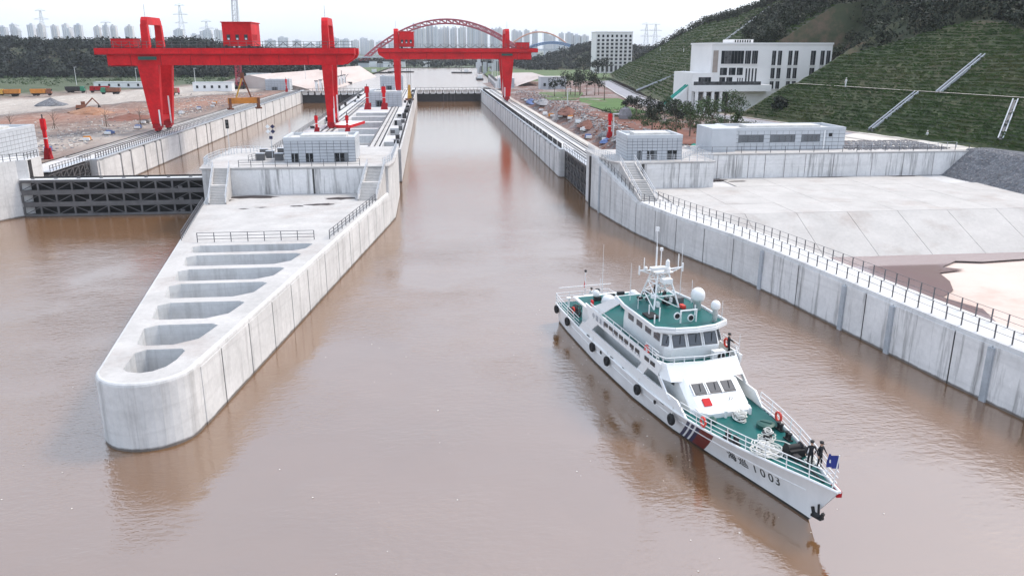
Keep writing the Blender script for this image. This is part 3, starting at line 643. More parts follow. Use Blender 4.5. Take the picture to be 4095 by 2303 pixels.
rail_line('crane rail along the bank of the left lock', -69.7, 168, 425, 6.13); rail_line('second crane rail along the bank of the left lock', -72.2, 168, 425, 6.13)
rail_line('crane rail along the rubble bank of the right lock', 32.0, 150, 425, 6.13)
rail_line('second crane rail along the rubble bank of the right lock', 34.3, 150, 425, 6.13)

# recesses with the open mitre gate leaves, lit from above
def gate_leaf(name, label, x, y0, y1, sgn):
    t = thing(name, label, 'gate', (x, y0, 0)); n = 7
    MB().box((x + sgn * .5, (y0 + y1) / 2, 2.4), (.25, y1 - y0, 7.4)).build('skin_plate', 'steel', t)
    for z in (.3, 2.2, 4.1, 5.7): pbox('girder', t, 'steelmid' if z > 5 else 'steel', (x, (y0 + y1) / 2, z), (.8, y1 - y0, .28))
    for i in range(n + 1):
        y = y0 + (y1 - y0) * i / n; pbox('post', t, 'steelmid', (x - sgn * .3, y, 2.9), (.25, .3, 5.6))
        if i < n:
            for z in (.4, 2.3, 4.2): pbar('brace', t, 'steelmid', (x - sgn * .35, y, z), (x - sgn * .35, y + (y1 - y0) / n, z + 1.5), .14)
    pbox('walkway', t, 'raillt', (x, (y0 + y1) / 2, 6.3), (1.6, y1 - y0, .12))
    for i in range(2 * n + 1): pbox('rail_post', t, 'steelmid', (x - sgn * .75, y0 + (y1 - y0) * i / n / 2, 6.9), (.09, .09, 1.1))
    for z in (6.9, 7.4): pbox('handrail', t, 'steelmid', (x - sgn * .75, (y0 + y1) / 2, z), (.07, y1 - y0, .07))
gate_leaf('mitre_gate', 'dark trussed gate leaf folded into the left lock wall', -66.6, 146.0, 163.4, -1)
gate_leaf('mitre_gate', 'dark trussed gate leaf folded into the right lock wall', 29.3, 144.4, 170.4, 1)
gate_leaf('mitre_gate', 'dark gate leaf folded into the island side of the right lock', -7.4, 152.8, 167.6, -1)
w = thing('recess_wall', 'concrete back wall of the left gate recess', 'wall', (-71, 154, 0)); MB().box((-71.5, 154.2, 0), (7, 20, 12)).build('wall', 'conc_far', w)
w = thing('recess_wall', 'concrete back wall of the right gate recess', 'wall', (33, 157, 0)); MB().box((33.6, 157.1, 0), (5.2, 27.6, 12)).build('wall', 'conc_far', w)

# left pier head at the picture edge
lp = thing('side_pier', 'curved white concrete pier at the left edge of the gate', 'pier', (-72, 136, 0))
poly = [(-66.2, 139.2), (-66.2, 144.2), (-90, 144.2), (-110, 118), (-92, 100), (-79, 118.5), (-72.6, 129.5), (-69.0, 136.0), (-67.6, 138.4)]
MB().prism(poly[::-1] if False else poly, -6, 9.3).build('pier_body', 'conc_wall', lp)
pbox('slot', lp, 'steel', (-66.19, 140.0, 5.0), (.1, 1.1, 8.4))
railing('head_railing', 'pale railing on top of the pier at the left edge', [(-66.5, 143.8, 9.3), (-66.6, 139.4, 9.3), (-69.5, 136.2, 9.3), (-73.1, 129.8, 9.3), (-79.5, 119.0, 9.3)], 1.15, 1.2, 'rail', 0.09)
t = thing('bank_terrace', 'paved bank behind the left pier', 'terrace', (-82, 152, 0)); MB().prism([(-75.2, 144.4), (-75.2, 166), (-100, 172), (-118, 144.4)], 0, 6.4).build('paving', 'conc_deck', t)
block_house('plant_house', 'pale tiled plant house at the left edge of the picture', -92, -74.6, 146.5, 162.0, 6.4, 12.6, 12, 8, [(-76.6, -75.6, 6.4, 8.4), (-79.2, -78.0, 6.4, 8.4)], mat='tilelt')

# black bulkhead gate across the left lock
bg = thing('bulkhead_gate', 'black trussed steel bulkhead gate closing the left lock', 'gate', (-51, 138, 0))
gx0, gx1, gy = -67.4, -35.2, 138.3
MB().box(((gx0 + gx1) / 2, gy + 1.1, 2.2), (gx1 - gx0, .25, 7.6)).build('skin_plate', 'black', bg)
for s in range(3):
    z0 = 0.1 + s * 2.0
    for dz in (0.0, 1.62): pbox('girder', bg, 'steel', ((gx0 + gx1) / 2, gy + .45, z0 + dz + .13), (gx1 - gx0, 1.1, .28)); pbox('flange', bg, 'steelmid', ((gx0 + gx1) / 2, gy - .14, z0 + dz + .13), (gx1 - gx0, .07, .40))
    n = 12
    for i in range(n + 1):
        x = gx0 + (gx1 - gx0) * i / n; pbox('post', bg, 'steelmid', (x, gy - .02, z0 + .88), (.30, .18, 1.34))
        if i < n:
            a, b = (x, x + (gx1 - gx0) / n); up = (i < n / 2)
            pbar('brace', bg, 'steelmid', (a + .1, gy + .02, z0 + (.3 if up ^ (i % 2 == 1) else 1.5)), (b - .1, gy + .02, z0 + (1.5 if up ^ (i % 2 == 1) else .3)), .11)
    for x in (-57, -42): pbox('lug', bg, 'steelmid', (x, gy - .1, z0 + .5), (.7, .2, .35))
pbox('top_deck', bg, 'white', ((gx0 + gx1) / 2, gy + .4, 6.16), (gx1 - gx0, 1.3, .12)); pbox('top_edge', bg, 'black', ((gx0 + gx1) / 2, gy + 1.2, 6.32), (gx1 - gx0, .3, .3))
for i in range(9): pbox('cleat', bg, 'steelmid', (gx0 + 2 + i * 3.6, gy + .3, 6.32), (.5, .3, .2))

# upper gates with their footbridges
for name, lab, x0, x1, y in (('upper_gate', 'far upper gate and footbridge of the right lock', -6, 28, 436), ('upper_gate', 'far upper gate and footbridge of the left lock', -65, -32, 431)):
    t = thing(name, lab, 'gate', ((x0 + x1) / 2, y, 0)); w = x1 - x0
    MB().box(((x0 + x1) / 2, y + 2.2, 1.6), (w, .5, 5.4)).build('skin_plate', 'steel', t)
    for i in range(10):
        x = x0 + (i + .5) * w / 10; pbox('deck_panel', t, 'white', (x, y + .2, 4.9), (w / 10 - 1.1, .3, 1.7)); pbox('post', t, 'steel', (x0 + i * w / 10, y + .7, 5.0), (.5, .5, 2.2))
    for x in ((x0 + x1) / 2 - 3, (x0 + x1) / 2 - 1, (x0 + x1) / 2 + 1, (x0 + x1) / 2 + 3): pbox('ladder', t, 'steelmid', (x, y + 1.8, 2.2), (.25, .3, 4))
    pbox('footbridge', t, 'conc_deck', ((x0 + x1) / 2, y, 6.0), (w, 2.4, .35))
    for i in range(18): pbox('rail_post', t, 'steelmid', (x0 + i * w / 17, y - 1, 6.7), (.16, .16, 1.2))
    pbox('handrail', t, 'steelmid', ((x0 + x1) / 2, y - 1, 7.3), (w, .14, .14))
    pbox('sill', t, 'conc_far', ((x0 + x1) / 2, y + 7.2, 1.4), (w + 4, 8, 4.4))

# ------------------------------------------------------------------ right guide wall
gw = thing('guide_wall', 'long curving river wall with a railed walkway on its top', 'wall', (40, 72, 0))
OW = [(27.95, 137.3), (28.6, 131.0), (29.4, 124.0), (30.6, 115.5), (33.4, 103.0), (36.6, 92.1), (38.7, 81.0), (40.2, 71.7), (42.4, 58.1), (43.9, 51.0), (47.0, 36.0), (52, 10), (58, -30)]
def walk(pts, d):
    """point and unit direction at distance d along a polyline"""
    for a, b in zip(pts, pts[1:]):
        l = math.dist(a, b)
        if d <= l or b == pts[-1]:
            u = ((b[0] - a[0]) / l, (b[1] - a[1]) / l); return (a[0] + u[0] * d, a[1] + u[1] * d), u
        d -= l
TOT = sum(math.dist(a, b) for a, b in zip(OW, OW[1:]))
def off(pu, o): (x, y), (ux, uy) = pu; return (x - uy * o, y + ux * o)    # positive = landward (left of travel)
def ztop(d): return interp(d, [(0, 9.25), (3.2, 9.25), (4.2, 8.7), (20.8, 5.35), (21.6, 5.1), (999, 5.1)])
ds = [0, 1.5, 3.2, 4.2, 8, 12.5, 17, 20.8, 21.6] + [25 + i * 3.0 for i in range(int((TOT - 27) / 3))] + [TOT]
def o_in(d): return interp(d, [(0, 1.2), (20.8, 1.2), (21.6, 3.9), (999, 3.9)])
rows = []
for d in ds:
    pu = walk(OW, d); z = ztop(d); rows.append([(*off(pu, 0), -6), (*off(pu, 0), z - .35), (*off(pu, .06), z - .06), (*off(pu, .35), z), (*off(pu, o_in(d)), z), (*off(pu, o_in(d)), -1)])
MB().loft(rows[::-1]).build('wall_body', 'conc_wall', gw)
cuts = [0.3, 2.2, 5.5, 11, 16.5, 22, 28, 34, 40.5, 46.6, 52.8, 59.6, 67.3, 70.4, 74, 81.2, 84.8, 88.5, 95, 101, 107, 113, 120, 127, 134]
for k, (a, b) in enumerate(zip(cuts, cuts[1:])):
    n = max(1, int((b - a) / 2)); r = []
    for i in range(n + 1):
        d = a + .07 + (b - a - .14) * i / n; pu = walk(OW, d); zt = ztop(d) - .42
        r.append([(*off(pu, .02), -1), (*off(pu, -.08), -1), (*off(pu, -.07), zt), (*off(pu, .02), zt)])
    MB().loft(r[::-1]).build('panel', 'conc_wall' if k < 10 else 'conc_old', gw)
    pu = walk(OW, b); ang = math.atan2(pu[1][1], pu[1][0])
    if k in (1, 9, 11, 13, 15, 17, 19, 21): pbox('pilaster', gw, 'coping', (*off(pu, -.12), (ztop(b) - .5) / 2 - .5), (.55, .3, ztop(b) + .4), ang)
    else: pbox('joint', gw, 'joint', (*off(pu, -.0), (ztop(b) - .5) / 2 - .5), (.16, .05, ztop(b) + .4), ang)
pbox('slot', gw, 'steel', (27.9, 137.6, 4.2), (.35, .9, 9.4))
def wall_rail(name, label, d0, d1, o):
    pts = [(*off(walk(OW, d), o), ztop(d)) for d in np.linspace(d0, d1, max(3, int((d1 - d0) / 6)))]
    return railing(name, label, pts, 1.15, 1.55, 'rail', 0.085, 2, rw=.03)
wall_rail('walkway_railing', 'dark railing on the river edge of the curving wall', 21.8, 118, .45)
wall_rail('walkway_railing', 'dark railing on the basin edge of the curving wall', 21.8, 118, 3.5)
wall_rail('stair_railing', 'pale railing stepping down beside the right bank stairs', 4.5, 21.0, .45)
stairs('stairs', 'concrete steps down from the right lock head to the walkway', 31.0, 33.4, 114.6, 5.1, 126.4, 9.2, dx=-.6, n=22, rail=True)

# terrace, stained retaining walls and plant houses on the right bank
tr = thing('lock_terrace', 'raised concrete terrace of the right lock head above the basin', 'terrace', (50, 132, 5))
tp = [(28.3, 143.4), (28.3, 137.4), (29.6, 128.0), (30.4, 126.4), (34.0, 126.2), (46.2, 126.6), (46.2, 135.5), (97, 135.6), (100, 148), (36, 148), (36, 143.4)]
MB().prism(tp, 0, 9.05).build('terrace_body', 'conc_wall', tr)
MB().prism([(28.05, 143.6), (28.1, 137.2), (29.4, 127.8), (30.3, 126.2), (34.0, 125.95), (46.4, 126.35), (46.4, 135.25), (97.2, 135.35), (100, 148.2), (36, 148.2), (36, 143.6)], 9.054, 9.28).build('coping', 'conc_deck', tr)
for a, b in ((34.3, 40.2), (40.3, 46.1)): MB().box(((a + b) / 2, 126.36, 7.0), (b - a, .4, 4.0)).build('panel', 'conc_old', tr)
pbox('slot', tr, 'joint', (34.2, 126.1, 7), (.4, .3, 4))
xs = [46.4, 50, 53.4, 55.6, 58.6, 62.2, 66.0, 71.2, 75.8, 78.4, 84.3, 90.0, 94.0, 97]
for a, b in zip(xs, xs[1:]): MB().box(((a + b) / 2, 135.42, 7.0), (b - a - .12, .3, 4.0)).build('panel', 'conc_old', tr)
railing('terrace_railing', 'pale railing along the front of the right terrace', [(34.2, 126.6, 9.28), (46.0, 126.9, 9.28), (46.0, 135.8, 9.28)], 1.15, 1.3, 'raillt', 0.08, 4)
railing('terrace_railing', 'long railing above the streaked retaining wall', [(46.4, 135.9, 9.28), (97, 136.0, 9.28)], 1.15, 2.6, 'rail', 0.08, 2)
railing('terrace_railing', 'pale railing round the lock corner of the right terrace', [(28.6, 143.2, 9.28), (28.6, 137.6, 9.28), (30.2, 128.2, 9.28)], 1.15, 1.0, 'raillt', 0.08, 3)
railing('terrace_railing', 'pale railing between the two right bank plant houses', [(41.8, 129.2, 9.28), (49.0, 141.0, 9.28)], 1.1, 1.3, 'raillt', 0.07, 4)
railing('terrace_railing', 'railing behind the long low plant house by the gravel', [(75.6, 140.5, 9.28), (97, 139.6, 9.28)], 1.1, 1.8, 'raillt', 0.07, 3)
block_house('plant_house', 'small grey tiled plant house at the right lock head', 32.2, 41.4, 129.0, 137.0, 9.28, 12.75, 11, 7, [(34.1, 35.0, 9.28, 10.9), (35.2, 36.8, 9.28, 10.9), (39.0, 40.6, 9.28, 10.9)])
bh = block_house('plant_house', 'long low grey tiled house with strip windows on the right bank', 54.0, 75.2, 139.8, 149.0, 9.28, 12.7, 18, 5, [], mat='tilelt', win=[(55.8, 60.3, 10.65, 11.95), (61.7, 66.2, 10.65, 11.95), (67.4, 70.6, 10.65, 11.95)])
MB().box((51.9, 142.4, 11.3), (4.4, 8.6, 4.1)).build('annex', 'tilelt', bh); pbox('downpipe', bh, 'white', (71.2, 139.6, 11.0), (.2, .2, 3.4)); pbox('vent', bh, 'black', (72.4, 139.72, 11.9), (.6, .1, .6))

# apron slabs, basin floor, pool and gravel bank
ap = struct(MB().box((72, 120.2, 4.5), (76, 31.6, .8)).build('basin_apron', 'conc_far')); ap.name = 'basin_apron'
ap.location = (0, 0, 0)
MB().add([(36.2, 104.2, 4.9), (112, 104.2, 4.9), (112, 94.9, .75), (38.4, 94.9, .75)], [(0, 3, 2, 1)]).build('apron_bed', 'jointlt', ap)
jx = [35.5 + 7.4 * i for i in range(10)]
for a, b in zip(jx, jx[1:]):
    for y0, y1 in ((104.3, 111.5), (111.5, 119), (119, 126.3), (126.3, 135.3)):
        if y0 > 126 and a < 46: continue
        if b > 92.5 and y0 > 126: continue
        pbox('slab', ap, 'slab', ((a + b) / 2, (y0 + y1) / 2, 4.98), (b - a - .05, y1 - y0 - .05, .14 + rnd.uniform(-.015, .015)))
    a2, b2 = max(a + .03, 36.5), b - .03
    MB().prism([(a2, 94.9), (b2, 94.9), (b2, 104.22), (a2, 104.22)], 0, .1).build('slab', 'slab', ap)
    me = COL.objects[-1].data
    for v in me.vertices: v.co.z += .93 + (v.co.y - 94.9) / 9.32 * 4.02
bf = struct(grid('basin_floor', np.linspace(0, 1, 60), np.linspace(-60, 97, 90), lambda X, Y: .86 + .12 * fbm(X, Y, 5, .12, 3) + .22 * np.clip((X - 58) / 10, 0, 1) * np.clip((95 - Y) / 6, 0, 1), 'mud'))
for v in bf.data.vertices:      # follow the inner face of the curving wall
    xi = interp(v.co.y, sorted((off(walk(OW, d), 3.0)[::-1]) for d in np.linspace(22, TOT - 1, 40))); v.co.x = xi + (118 - xi) * v.co.x
struct(sheet('basin_pool', [(112, 96), (112, 94.2), (82, 93.4), (75, 91.6), (69, 90.8), (66, 91.6), (62.5, 89), (64.5, 87.6), (60.5, 86.5), (59.5, 83), (57.6, 79.5), (54.8, 77.2), (56.5, 73), (54, 66), (51, 55), (50.5, 40), (46.2, 58), (43.4, 75), (41.2, 88), (39.5, 96)][::-1], 1.06, 'pool'))
for k, (cx, cy, rx, ry) in enumerate([(48.5, 133, 2.2, .9), (52.5, 131.5, 1.6, .6), (70, 134.4, 3.5, .4), (84, 134.2, 2.6, .6)]): struct(sheet('puddle', blob(cx, cy, rx, ry, seed=k + 20), 5.075, 'puddle'))
def zgr(X, Y):
    t = np.clip((X - interp2(Y)) / 5.5, 0, 1); return 4.7 + 4.9 * t + .25 * fbm(X, Y, 8, .8, 3) * np.sin(np.clip(t, 0, 1) * 3.14)
def interp2(Y): return np.interp(Y, [60, 100, 115, 128, 136], [92, 92, 91.8, 92.0, 91.5])
struct(grid('gravel_bank', np.linspace(90, 104, 50), np.linspace(60, 136.4, 130), zgr, 'gravel'))
gv = []
for _ in range(2600):
    y = rnd.uniform(84, 136); x = rnd.uniform(92, 100); z = float(zgr(np.array(x), np.array(y)))
    gv.append((x, y, z + .03, rnd.uniform(.06, .22)))
mb = MB()
for x, y, z, s in gv: mb.box((x, y, z), (s * 1.5, s, s), rnd.uniform(0, 3), rnd.uniform(0, 1))
struct(mb.build('gravel_stones', 'rock'), 'stuff')
mb = MB()
for _ in range(1500):
    x, y = rnd.uniform(75.6, 95), rnd.uniform(138, 152); mb.box((x, y, 9.36), (rnd.uniform(.1, .4), .2, .2), rnd.uniform(0, 3))
struct(sheet('gravel_patch', [(75.5, 141), (88, 148), (91, 148), (97, 137), (90, 138)], 9.3, 'gravel')); struct(mb.build('gravel_stones', 'rock'), 'stuff')

# ------------------------------------------------------------------ right bank ground, road and rubble
XB = [(60, 119), (129.6, 102.8), (174, 93.4), (214, 84.9), (256, 79.2), (300, 85), (386, 99.4), (511, 117.2), (600, 135), (700, 165)]
xb = lambda y: np.interp(y, [q[0] for q in XB], [q[1] for q in XB])
def zbank(X, Y):
    t = np.clip((X - 37) / 6, 0, 1); t = t * t * (3 - 2 * t)
    rub = np.clip((xb(Y) - 14 - X) / 6, 0, 1) * np.clip((X - 36.5) / 3, 0, 1)
    return 6.1 + 3.05 * t * np.clip((430 - Y) / 160, .35, 1) + rub * (.3 * fbm(X, Y, 21, .3, 4) + .25 * np.abs(fbm(X, Y, 22, .9, 3)))
struct(grid('bank_ground', np.concatenate([np.linspace(34, 80, 90), np.linspace(81, 135, 30)]), np.linspace(143.5, 520, 300), zbank, 'rubble'))
zb = lambda x, y: float(zbank(np.array(x), np.array(y)))
def strip(name, pts, mat, z=None, lift=.06):
    rows = [[(x0 + (x1 - x0) * f, y, (zb(x0 + (x1 - x0) * f, y) if z is None else z) + lift) for f in (0, .33, .66, 1)] for y, x0, x1 in pts]
    return struct(MB().loft(rows).build(name, mat))
struct(sheet('bank_paving', [(98.5, 60), (97.9, 100), (97.6, 122), (96.9, 136.2), (76, 148.6), (76, 152)] + [(float(xb(y)) + 1.0, y) for y in (170, 160, 150, 140, 130, 110, 90, 60)], 9.32, 'dust'))
strip('road', [(y, xb(y) - 10.5, xb(y) - 3.0) for y in np.linspace(150, 520, 60)], 'asphalt', lift=.12 + .0)
COL.objects[-1].data.update()
for v in COL.objects[-1].data.vertices: v.co.z = max(v.co.z, 9.3 if v.co.y < 300 else v.co.z)
for o_, nm in ((-11.2, 'kerb'), (-2.6, 'kerb')): strip(nm, [(y, xb(y) + o_, xb(y) + o_ + .7) for y in np.linspace(150, 520, 60)], 'conc_deck', lift=.3)
for v in [v for o in COL.objects if o.name.startswith('kerb') for v in (o.data.vertices if o.parent is None else [])]: v.co.z = max(v.co.z, 9.42 if v.co.y < 300 else v.co.z)
strip('red_soil', [(150, 47, 76), (165, 46, 72), (185, 46, 66), (205, 45, 58), (220, 44, 53), (235, 43, 49)], 'redsoil', lift=.18)
strip('lawn', [(222, 53, 63), (240, 51, 62), (255, 51, 63), (275, 52, 66), (290, 54, 71), (310, 58, 73)], 'lawn', lift=.2)
strip('lawn', [(296, 44, 54), (330, 46, 62), (355, 48, 68), (380, 52, 72)], 'meadow', lift=.2)
strip('path', [(150, 35.2, 36.6), (440, 35.2, 36.6)], 'dust', lift=.05)
# loose rubble: uncountable fragments, then heaps one can point at
mb = MB(); mb2 = MB(); mb3 = MB()
for _ in range(3400):
    y = 146 + 250 * rnd.random() ** 1.5; x = rnd.gauss(42.5 + (y - 150) * .015, 2.6)
    if not 37 < x < 60: continue
    s = rnd.uniform(.1, .38); (mb, mb2, mb3)[rnd.choice((0, 0, 1, 2))].box((x, y, zb(x, y) + s * .25), (s * rnd.uniform(1, 2.2), s, s * .7), rnd.uniform(0, 3), rnd.uniform(-.4, .4))
for m, k in ((mb, 'rock'), (mb2, 'conc_deck'), (mb3, 'rust')): struct(m.build('rubble', k), 'stuff')
def heap(name, label, x, y, z, rx, ry, h, mat, seed):
    r = random.Random(seed); mbh = MB(); n = 16; vs = []; rings = 6
    for j in range(rings):
        f = j / (rings - 1)
        for i in range(n):
            a = 2 * math.pi * i / n; e = 1 + r.uniform(-.16, .16)
            vs.append((x + rx * (1 - f) * e * math.cos(a), y + ry * (1 - f) * e * math.sin(a), z - .2 + (h + .2) * (f ** .8) * (1 + r.uniform(-.08, .08))))
    mbh.add(vs, [(j * n + i, j * n + (i + 1) % n, (j + 1) * n + (i + 1) % n, (j + 1) * n + i) for j in range(rings - 1) for i in range(n)])
    return tag(mbh.build(name, mat, smooth=False), label, 'heap')
heap('soil_heap', 'grey rubble heap nearest the right plant house', 41.2, 168, zb(41, 168), 2.6, 3.6, 1.5, 'rock', 1)
heap('soil_heap', 'dark gravel heap beside the lamp pole on the right bank', 40.6, 183, zb(40, 183), 2.0, 3.0, 1.3, 'gravel', 2)
heap('soil_heap', 'red earth heap along the right crane rail', 40.5, 205, zb(40, 205), 2.4, 7, 1.7, 'redsoil', 3)
heap('soil_heap', 'long red earth heap further up the right bank', 41.5, 240, zb(41, 240), 3.0, 12, 1.9, 'redsoil', 4)
heap('soil_heap', 'grey stone heap near the second crane leg', 41, 290, zb(41, 290), 3, 10, 1.6, 'rock', 5)
heap('tarpaulin_heap', 'blue tarpaulin bundle by the right crane rail', 39.2, 176, zb(39, 176), 1.8, 1.3, .9, 'blue', 6)
heap('tarpaulin_heap', 'long blue sheeted stack near the second crane leg', 40, 315, zb(40, 315), 2.2, 12, 1.4, 'blue', 7)
heap('tarpaulin_heap', 'green netting bundle on red soil behind the plant house', 47.5, 151, zb(47.5, 151), 1.6, 1.2, .7, 'teal', 8)
heap('tarpaulin_heap', 'second green netting bundle on red soil beside the first', 50.5, 150.2, zb(50.5, 150.2), 1.7, 1.0, .6, 'teal', 9)
r_ = random.Random(3); tag(MB().sphere((51, 208, 10.3), 2.1, (.9, .5, 1.05), 9, .12, r_).build('standing_stone', 'rock'), 'large grey upright stone on the red soil', 'stone')

# ------------------------------------------------------------------ hillside
CAPA = [(60, 27), (130, 26), (158, 27), (169, 30), (180, 33), (192, 33.2), (197, 31), (203, 29), (216, 24.5)]
CAPB = [(255, 40), (300, 46), (372, 49), (423, 45), (507, 42), (540, 35.5), (569, 28), (585, 17), (600, 9.4)]
def dr_of(y):
    cap = interp(y, CAPA) if y < 216 else interp(y, CAPB); return 15.2 + (cap - 17.6) / .63
def zhill(X, Y):
    d = (X - xb(Y)) * .98
    pr = np.where(d < 13.2, .62 * d, np.where(d < 15.2, 8.2, 8.2 + .63 * (d - 15.2)))
    z = 9.4 + pr
    ca = np.interp(Y, [q[0] for q in CAPA], [q[1] for q in CAPA]); cb = np.interp(Y, [q[0] for q in CAPB], [q[1] for q in CAPB])
    cap = np.where(Y < 216, ca, cb); dr = 15.2 + (cap - 17.6) / .63
    back = np.where(Y < 216, .62, .12)
    top = np.where(Y < 216, np.interp(Y, [120, 160, 185, 200, 216], [31, 33.5, 37.5, 41, 52]), 58)
    z = np.where(d > dr, np.minimum(cap + back * np.maximum(d - dr - 3, 0), np.maximum(cap, top - .02 * np.maximum(Y - 216, 0))), z)
    z = z + .22 * fbm(X, Y, 31, .35, 3) * np.clip(d / 3, 0, 1) + .9 * fbm(X, Y, 33, .07, 3) * np.clip((d - dr) / 10, 0, 1)
    ter = np.sin(d * 2.2) * .14 * np.clip(d, 0, 1)
    z = z + ter * (d < dr)
    plat = (Y > 216) & (Y < 260) & (X < 122); z = np.where(plat, 9.25, z)
    wall = (Y > 216) & (Y < 260) & (X >= 122); z = np.where(wall, np.minimum(z, 9.25 + (X - 122) * 1.4), z)
    return np.where(d < 0, 9.05, z)
struct(grid('hillside', np.linspace(76, 420, 235), np.concatenate([np.linspace(60, 216, 125), np.linspace(216.3, 262, 36), np.linspace(263, 640, 250)]), zhill, 'hillgrass'))
hs_ = COL.objects['hillside'].data; hs_.materials.append(M['woodfloor'])
bm = bmesh.new(); bm.from_mesh(hs_); kill = []
for f in bm.faces:
    c = f.calc_center_median(); d_ = c.x - float(xb(c.y))
    if d_ < -1.6: kill.append(f)
    elif d_ > dr_of(c.y) + 1 and not (216 < c.y < 260 and c.x < 122): f.material_index = 1
    elif 260 < c.y < 335 and d_ > 24 + (c.y - 260) * .25: f.material_index = 1
bmesh.ops.delete(bm, geom=kill, context='FACES'); bm.to_mesh(hs_); bm.free()
zh = lambda x, y: float(zhill(np.array(float(x)), np.array(float(y))))
# grass tufts on the terraced slopes
def tufts(y0, y1, n, s, dmax=None):
    y = nr.uniform(y0, y1, n * 2); y = y[(y < 215.5) | (y > 261)][:n]
    cap = np.where(y < 216, np.interp(y, [q[0] for q in CAPA], [q[1] for q in CAPA]), np.interp(y, [q[0] for q in CAPB], [q[1] for q in CAPB]))
    dd = .5 + nr.uniform(0, 1, len(y)) * (15 + (cap - 17.6) / .63); q_ = s * 2.4; dd = np.where(nr.uniform(0, 1, len(y)) < .8, np.round(dd / q_) * q_ + nr.normal(0, .1, len(y)), dd); x = xb(y) + dd; P = np.stack([x, y, zhill(x, y)], 1); k = len(P); row = np.stack([nr.normal(0, .35, k), np.ones(k), np.zeros(k)], 1); row /= np.linalg.norm(row, axis=1)[:, None]
    up = np.stack([nr.uniform(-.75, -.1, k), nr.normal(0, .3, k), np.ones(k)], 1); up /= np.linalg.norm(up, axis=1)[:, None]
    w = (s * nr.uniform(.5, 1.6, k))[:, None]; h = (s * nr.uniform(.35, .9, k))[:, None]
    V = np.stack([P - row * w, P + row * w, P + row * w * .7 + up * h, P - row * w * .6 + up * h * nr.uniform(.6, 1.2, k)[:, None]], 1).reshape(-1, 3)
    return npmesh('slope_grass', V, np.arange(4 * k).reshape(-1, 4), 'tuft')
struct(link('slope_grass', tufts(100, 215, 26000, .42)), 'stuff'); struct(link('slope_grass', tufts(262, 590, 26000, .62)), 'stuff')
# concrete drains down the slopes
def drain(label, p, q, w=.9):
    t = thing('slope_drain', label, 'drain', (*p, zh(*p))); n = 14; z0_, z1_ = zh(*p), zh(*q); q_ = [(p[0] + (q[0] - p[0]) * i / n, p[1] + (q[1] - p[1]) * i / n, z0_ + (z1_ - z0_) * i / n + .12) for i in range(n + 1)]
    L = math.dist(p, q); ux, uy = (q[0] - p[0]) / L, (q[1] - p[1]) / L
    for o, wd, hh, m, nm in ((0, w * .55, .12, 'steelmid', 'channel'), (-w / 2, .2, .42, 'tile', 'kerb_beam'), (w / 2, .2, .42, 'tile', 'kerb_beam')):
        rows = [[(x - uy * (o + s), y + ux * (o + s), z + hh + dz) for s, dz in ((-wd / 2, -.7), (-wd / 2, 0), (wd / 2, 0), (wd / 2, -.7))] for x, y, z in q_]
        MB().loft(rows).build(nm, m, t)
drain('concrete drain on the lower half of the near grass slope', (95.4, 167), (107.4, 171))
drain('concrete drain on the upper half of the near grass slope', (109.6, 166.8), (122.2, 171.8))
drain('narrow concrete drain near the right edge of the near slope', (103.5, 137), (112.0, 146), .8)
drain('lower concrete drain on the far slope beside the tall block', (92.5, 357), (105.5, 331), .9)
drain('middle concrete drain on the far slope beside the tall block', (108, 327), (121, 326), .9)
drain('highest concrete drain climbing to the crest of the far slope', (130, 352), (158, 374), .9)
drain('lower concrete drain left of the white office building', (84.5, 280), (97.5, 274.5), .8)
drain('upper concrete drain left of the white office building', (99.5, 270.6), (111, 276), .8)
bp = thing('bench_path', 'pale path along the bench of the near grass slope', 'path', (98, 200, 18))
MB().loft([[(float(xb(y)) + o, y, 17.9) for o in (13.9, 15.0)] for y in np.linspace(90, 214, 40)]).build('surface', 'dust', bp)

# ------------------------------------------------------------------ woods: masses that nobody could count
def wood(name, pts, rr, n, size, mat):
    V, F = leaves(pts, rr, n, size); return struct(link(name, npmesh(name, V, F, mat)), 'stuff')
pts, rr, far_p, far_r = [], [], [], []
while len(pts) < 2100:
    y = rnd.uniform(135, 400); x = float(xb(y)) + rnd.uniform(14, 140); d = x - float(xb(y)); dr = dr_of(y)
    ok = d > dr + 1.5
    if 258 < y < 340 and d > 24 + (y - 258) * .22: ok = True
    if 214 < y < 262: ok = x > 126
    if not ok or (d > dr + 75 and rnd.random() < .5): continue
    s = rnd.uniform(1.8, 3.8); pts.append((x, y, zh(x, y) + s * .8)); rr.append((s, s, s * rnd.uniform(.8, 1.2)))
wood('hill_wood', pts, rr, 120, .38, 'leafdk')
pts, rr = [], []
for _ in range(240):
    y = rnd.uniform(380, 590); d = dr_of(y) + rnd.uniform(-3, 14); x = float(xb(y)) + d; s = rnd.uniform(1.5, 3.2); pts.append((x, y, zh(x, y) + s * .6)); rr.append((s, s, s))
wood('crest_bushes', pts, rr, 60, .55, 'leafdk')
# left wooded ridge
def zleft(X, Y): return 5.6 + np.interp(X, [-520, -400, -330, -250, -210, -150, -110, -70], [24, 26, 22, 21, 23, 16, 9, 2]) * np.clip((Y - 640) / 55, 0, 1) * np.clip((860 - Y) / 60, 0, 1) + .5 * fbm(X, Y, 41, .06, 3)
struct(grid('left_hill', np.linspace(-620, -60, 80), np.linspace(636, 870, 40), zleft, 'woodfloor'))
pts, rr = [], []
for _ in range(1500):
    x, y = rnd.uniform(-520, -80), 640 + 150 * rnd.random() ** 1.6; s = rnd.uniform(2.6, 5.0); pts.append((x, y, float(zleft(np.array(x), np.array(y))) + s * .9)); rr.append((s, s, s * 1.15))
wood('ridge_wood', pts, rr, 60, 1.05, 'leaffar')
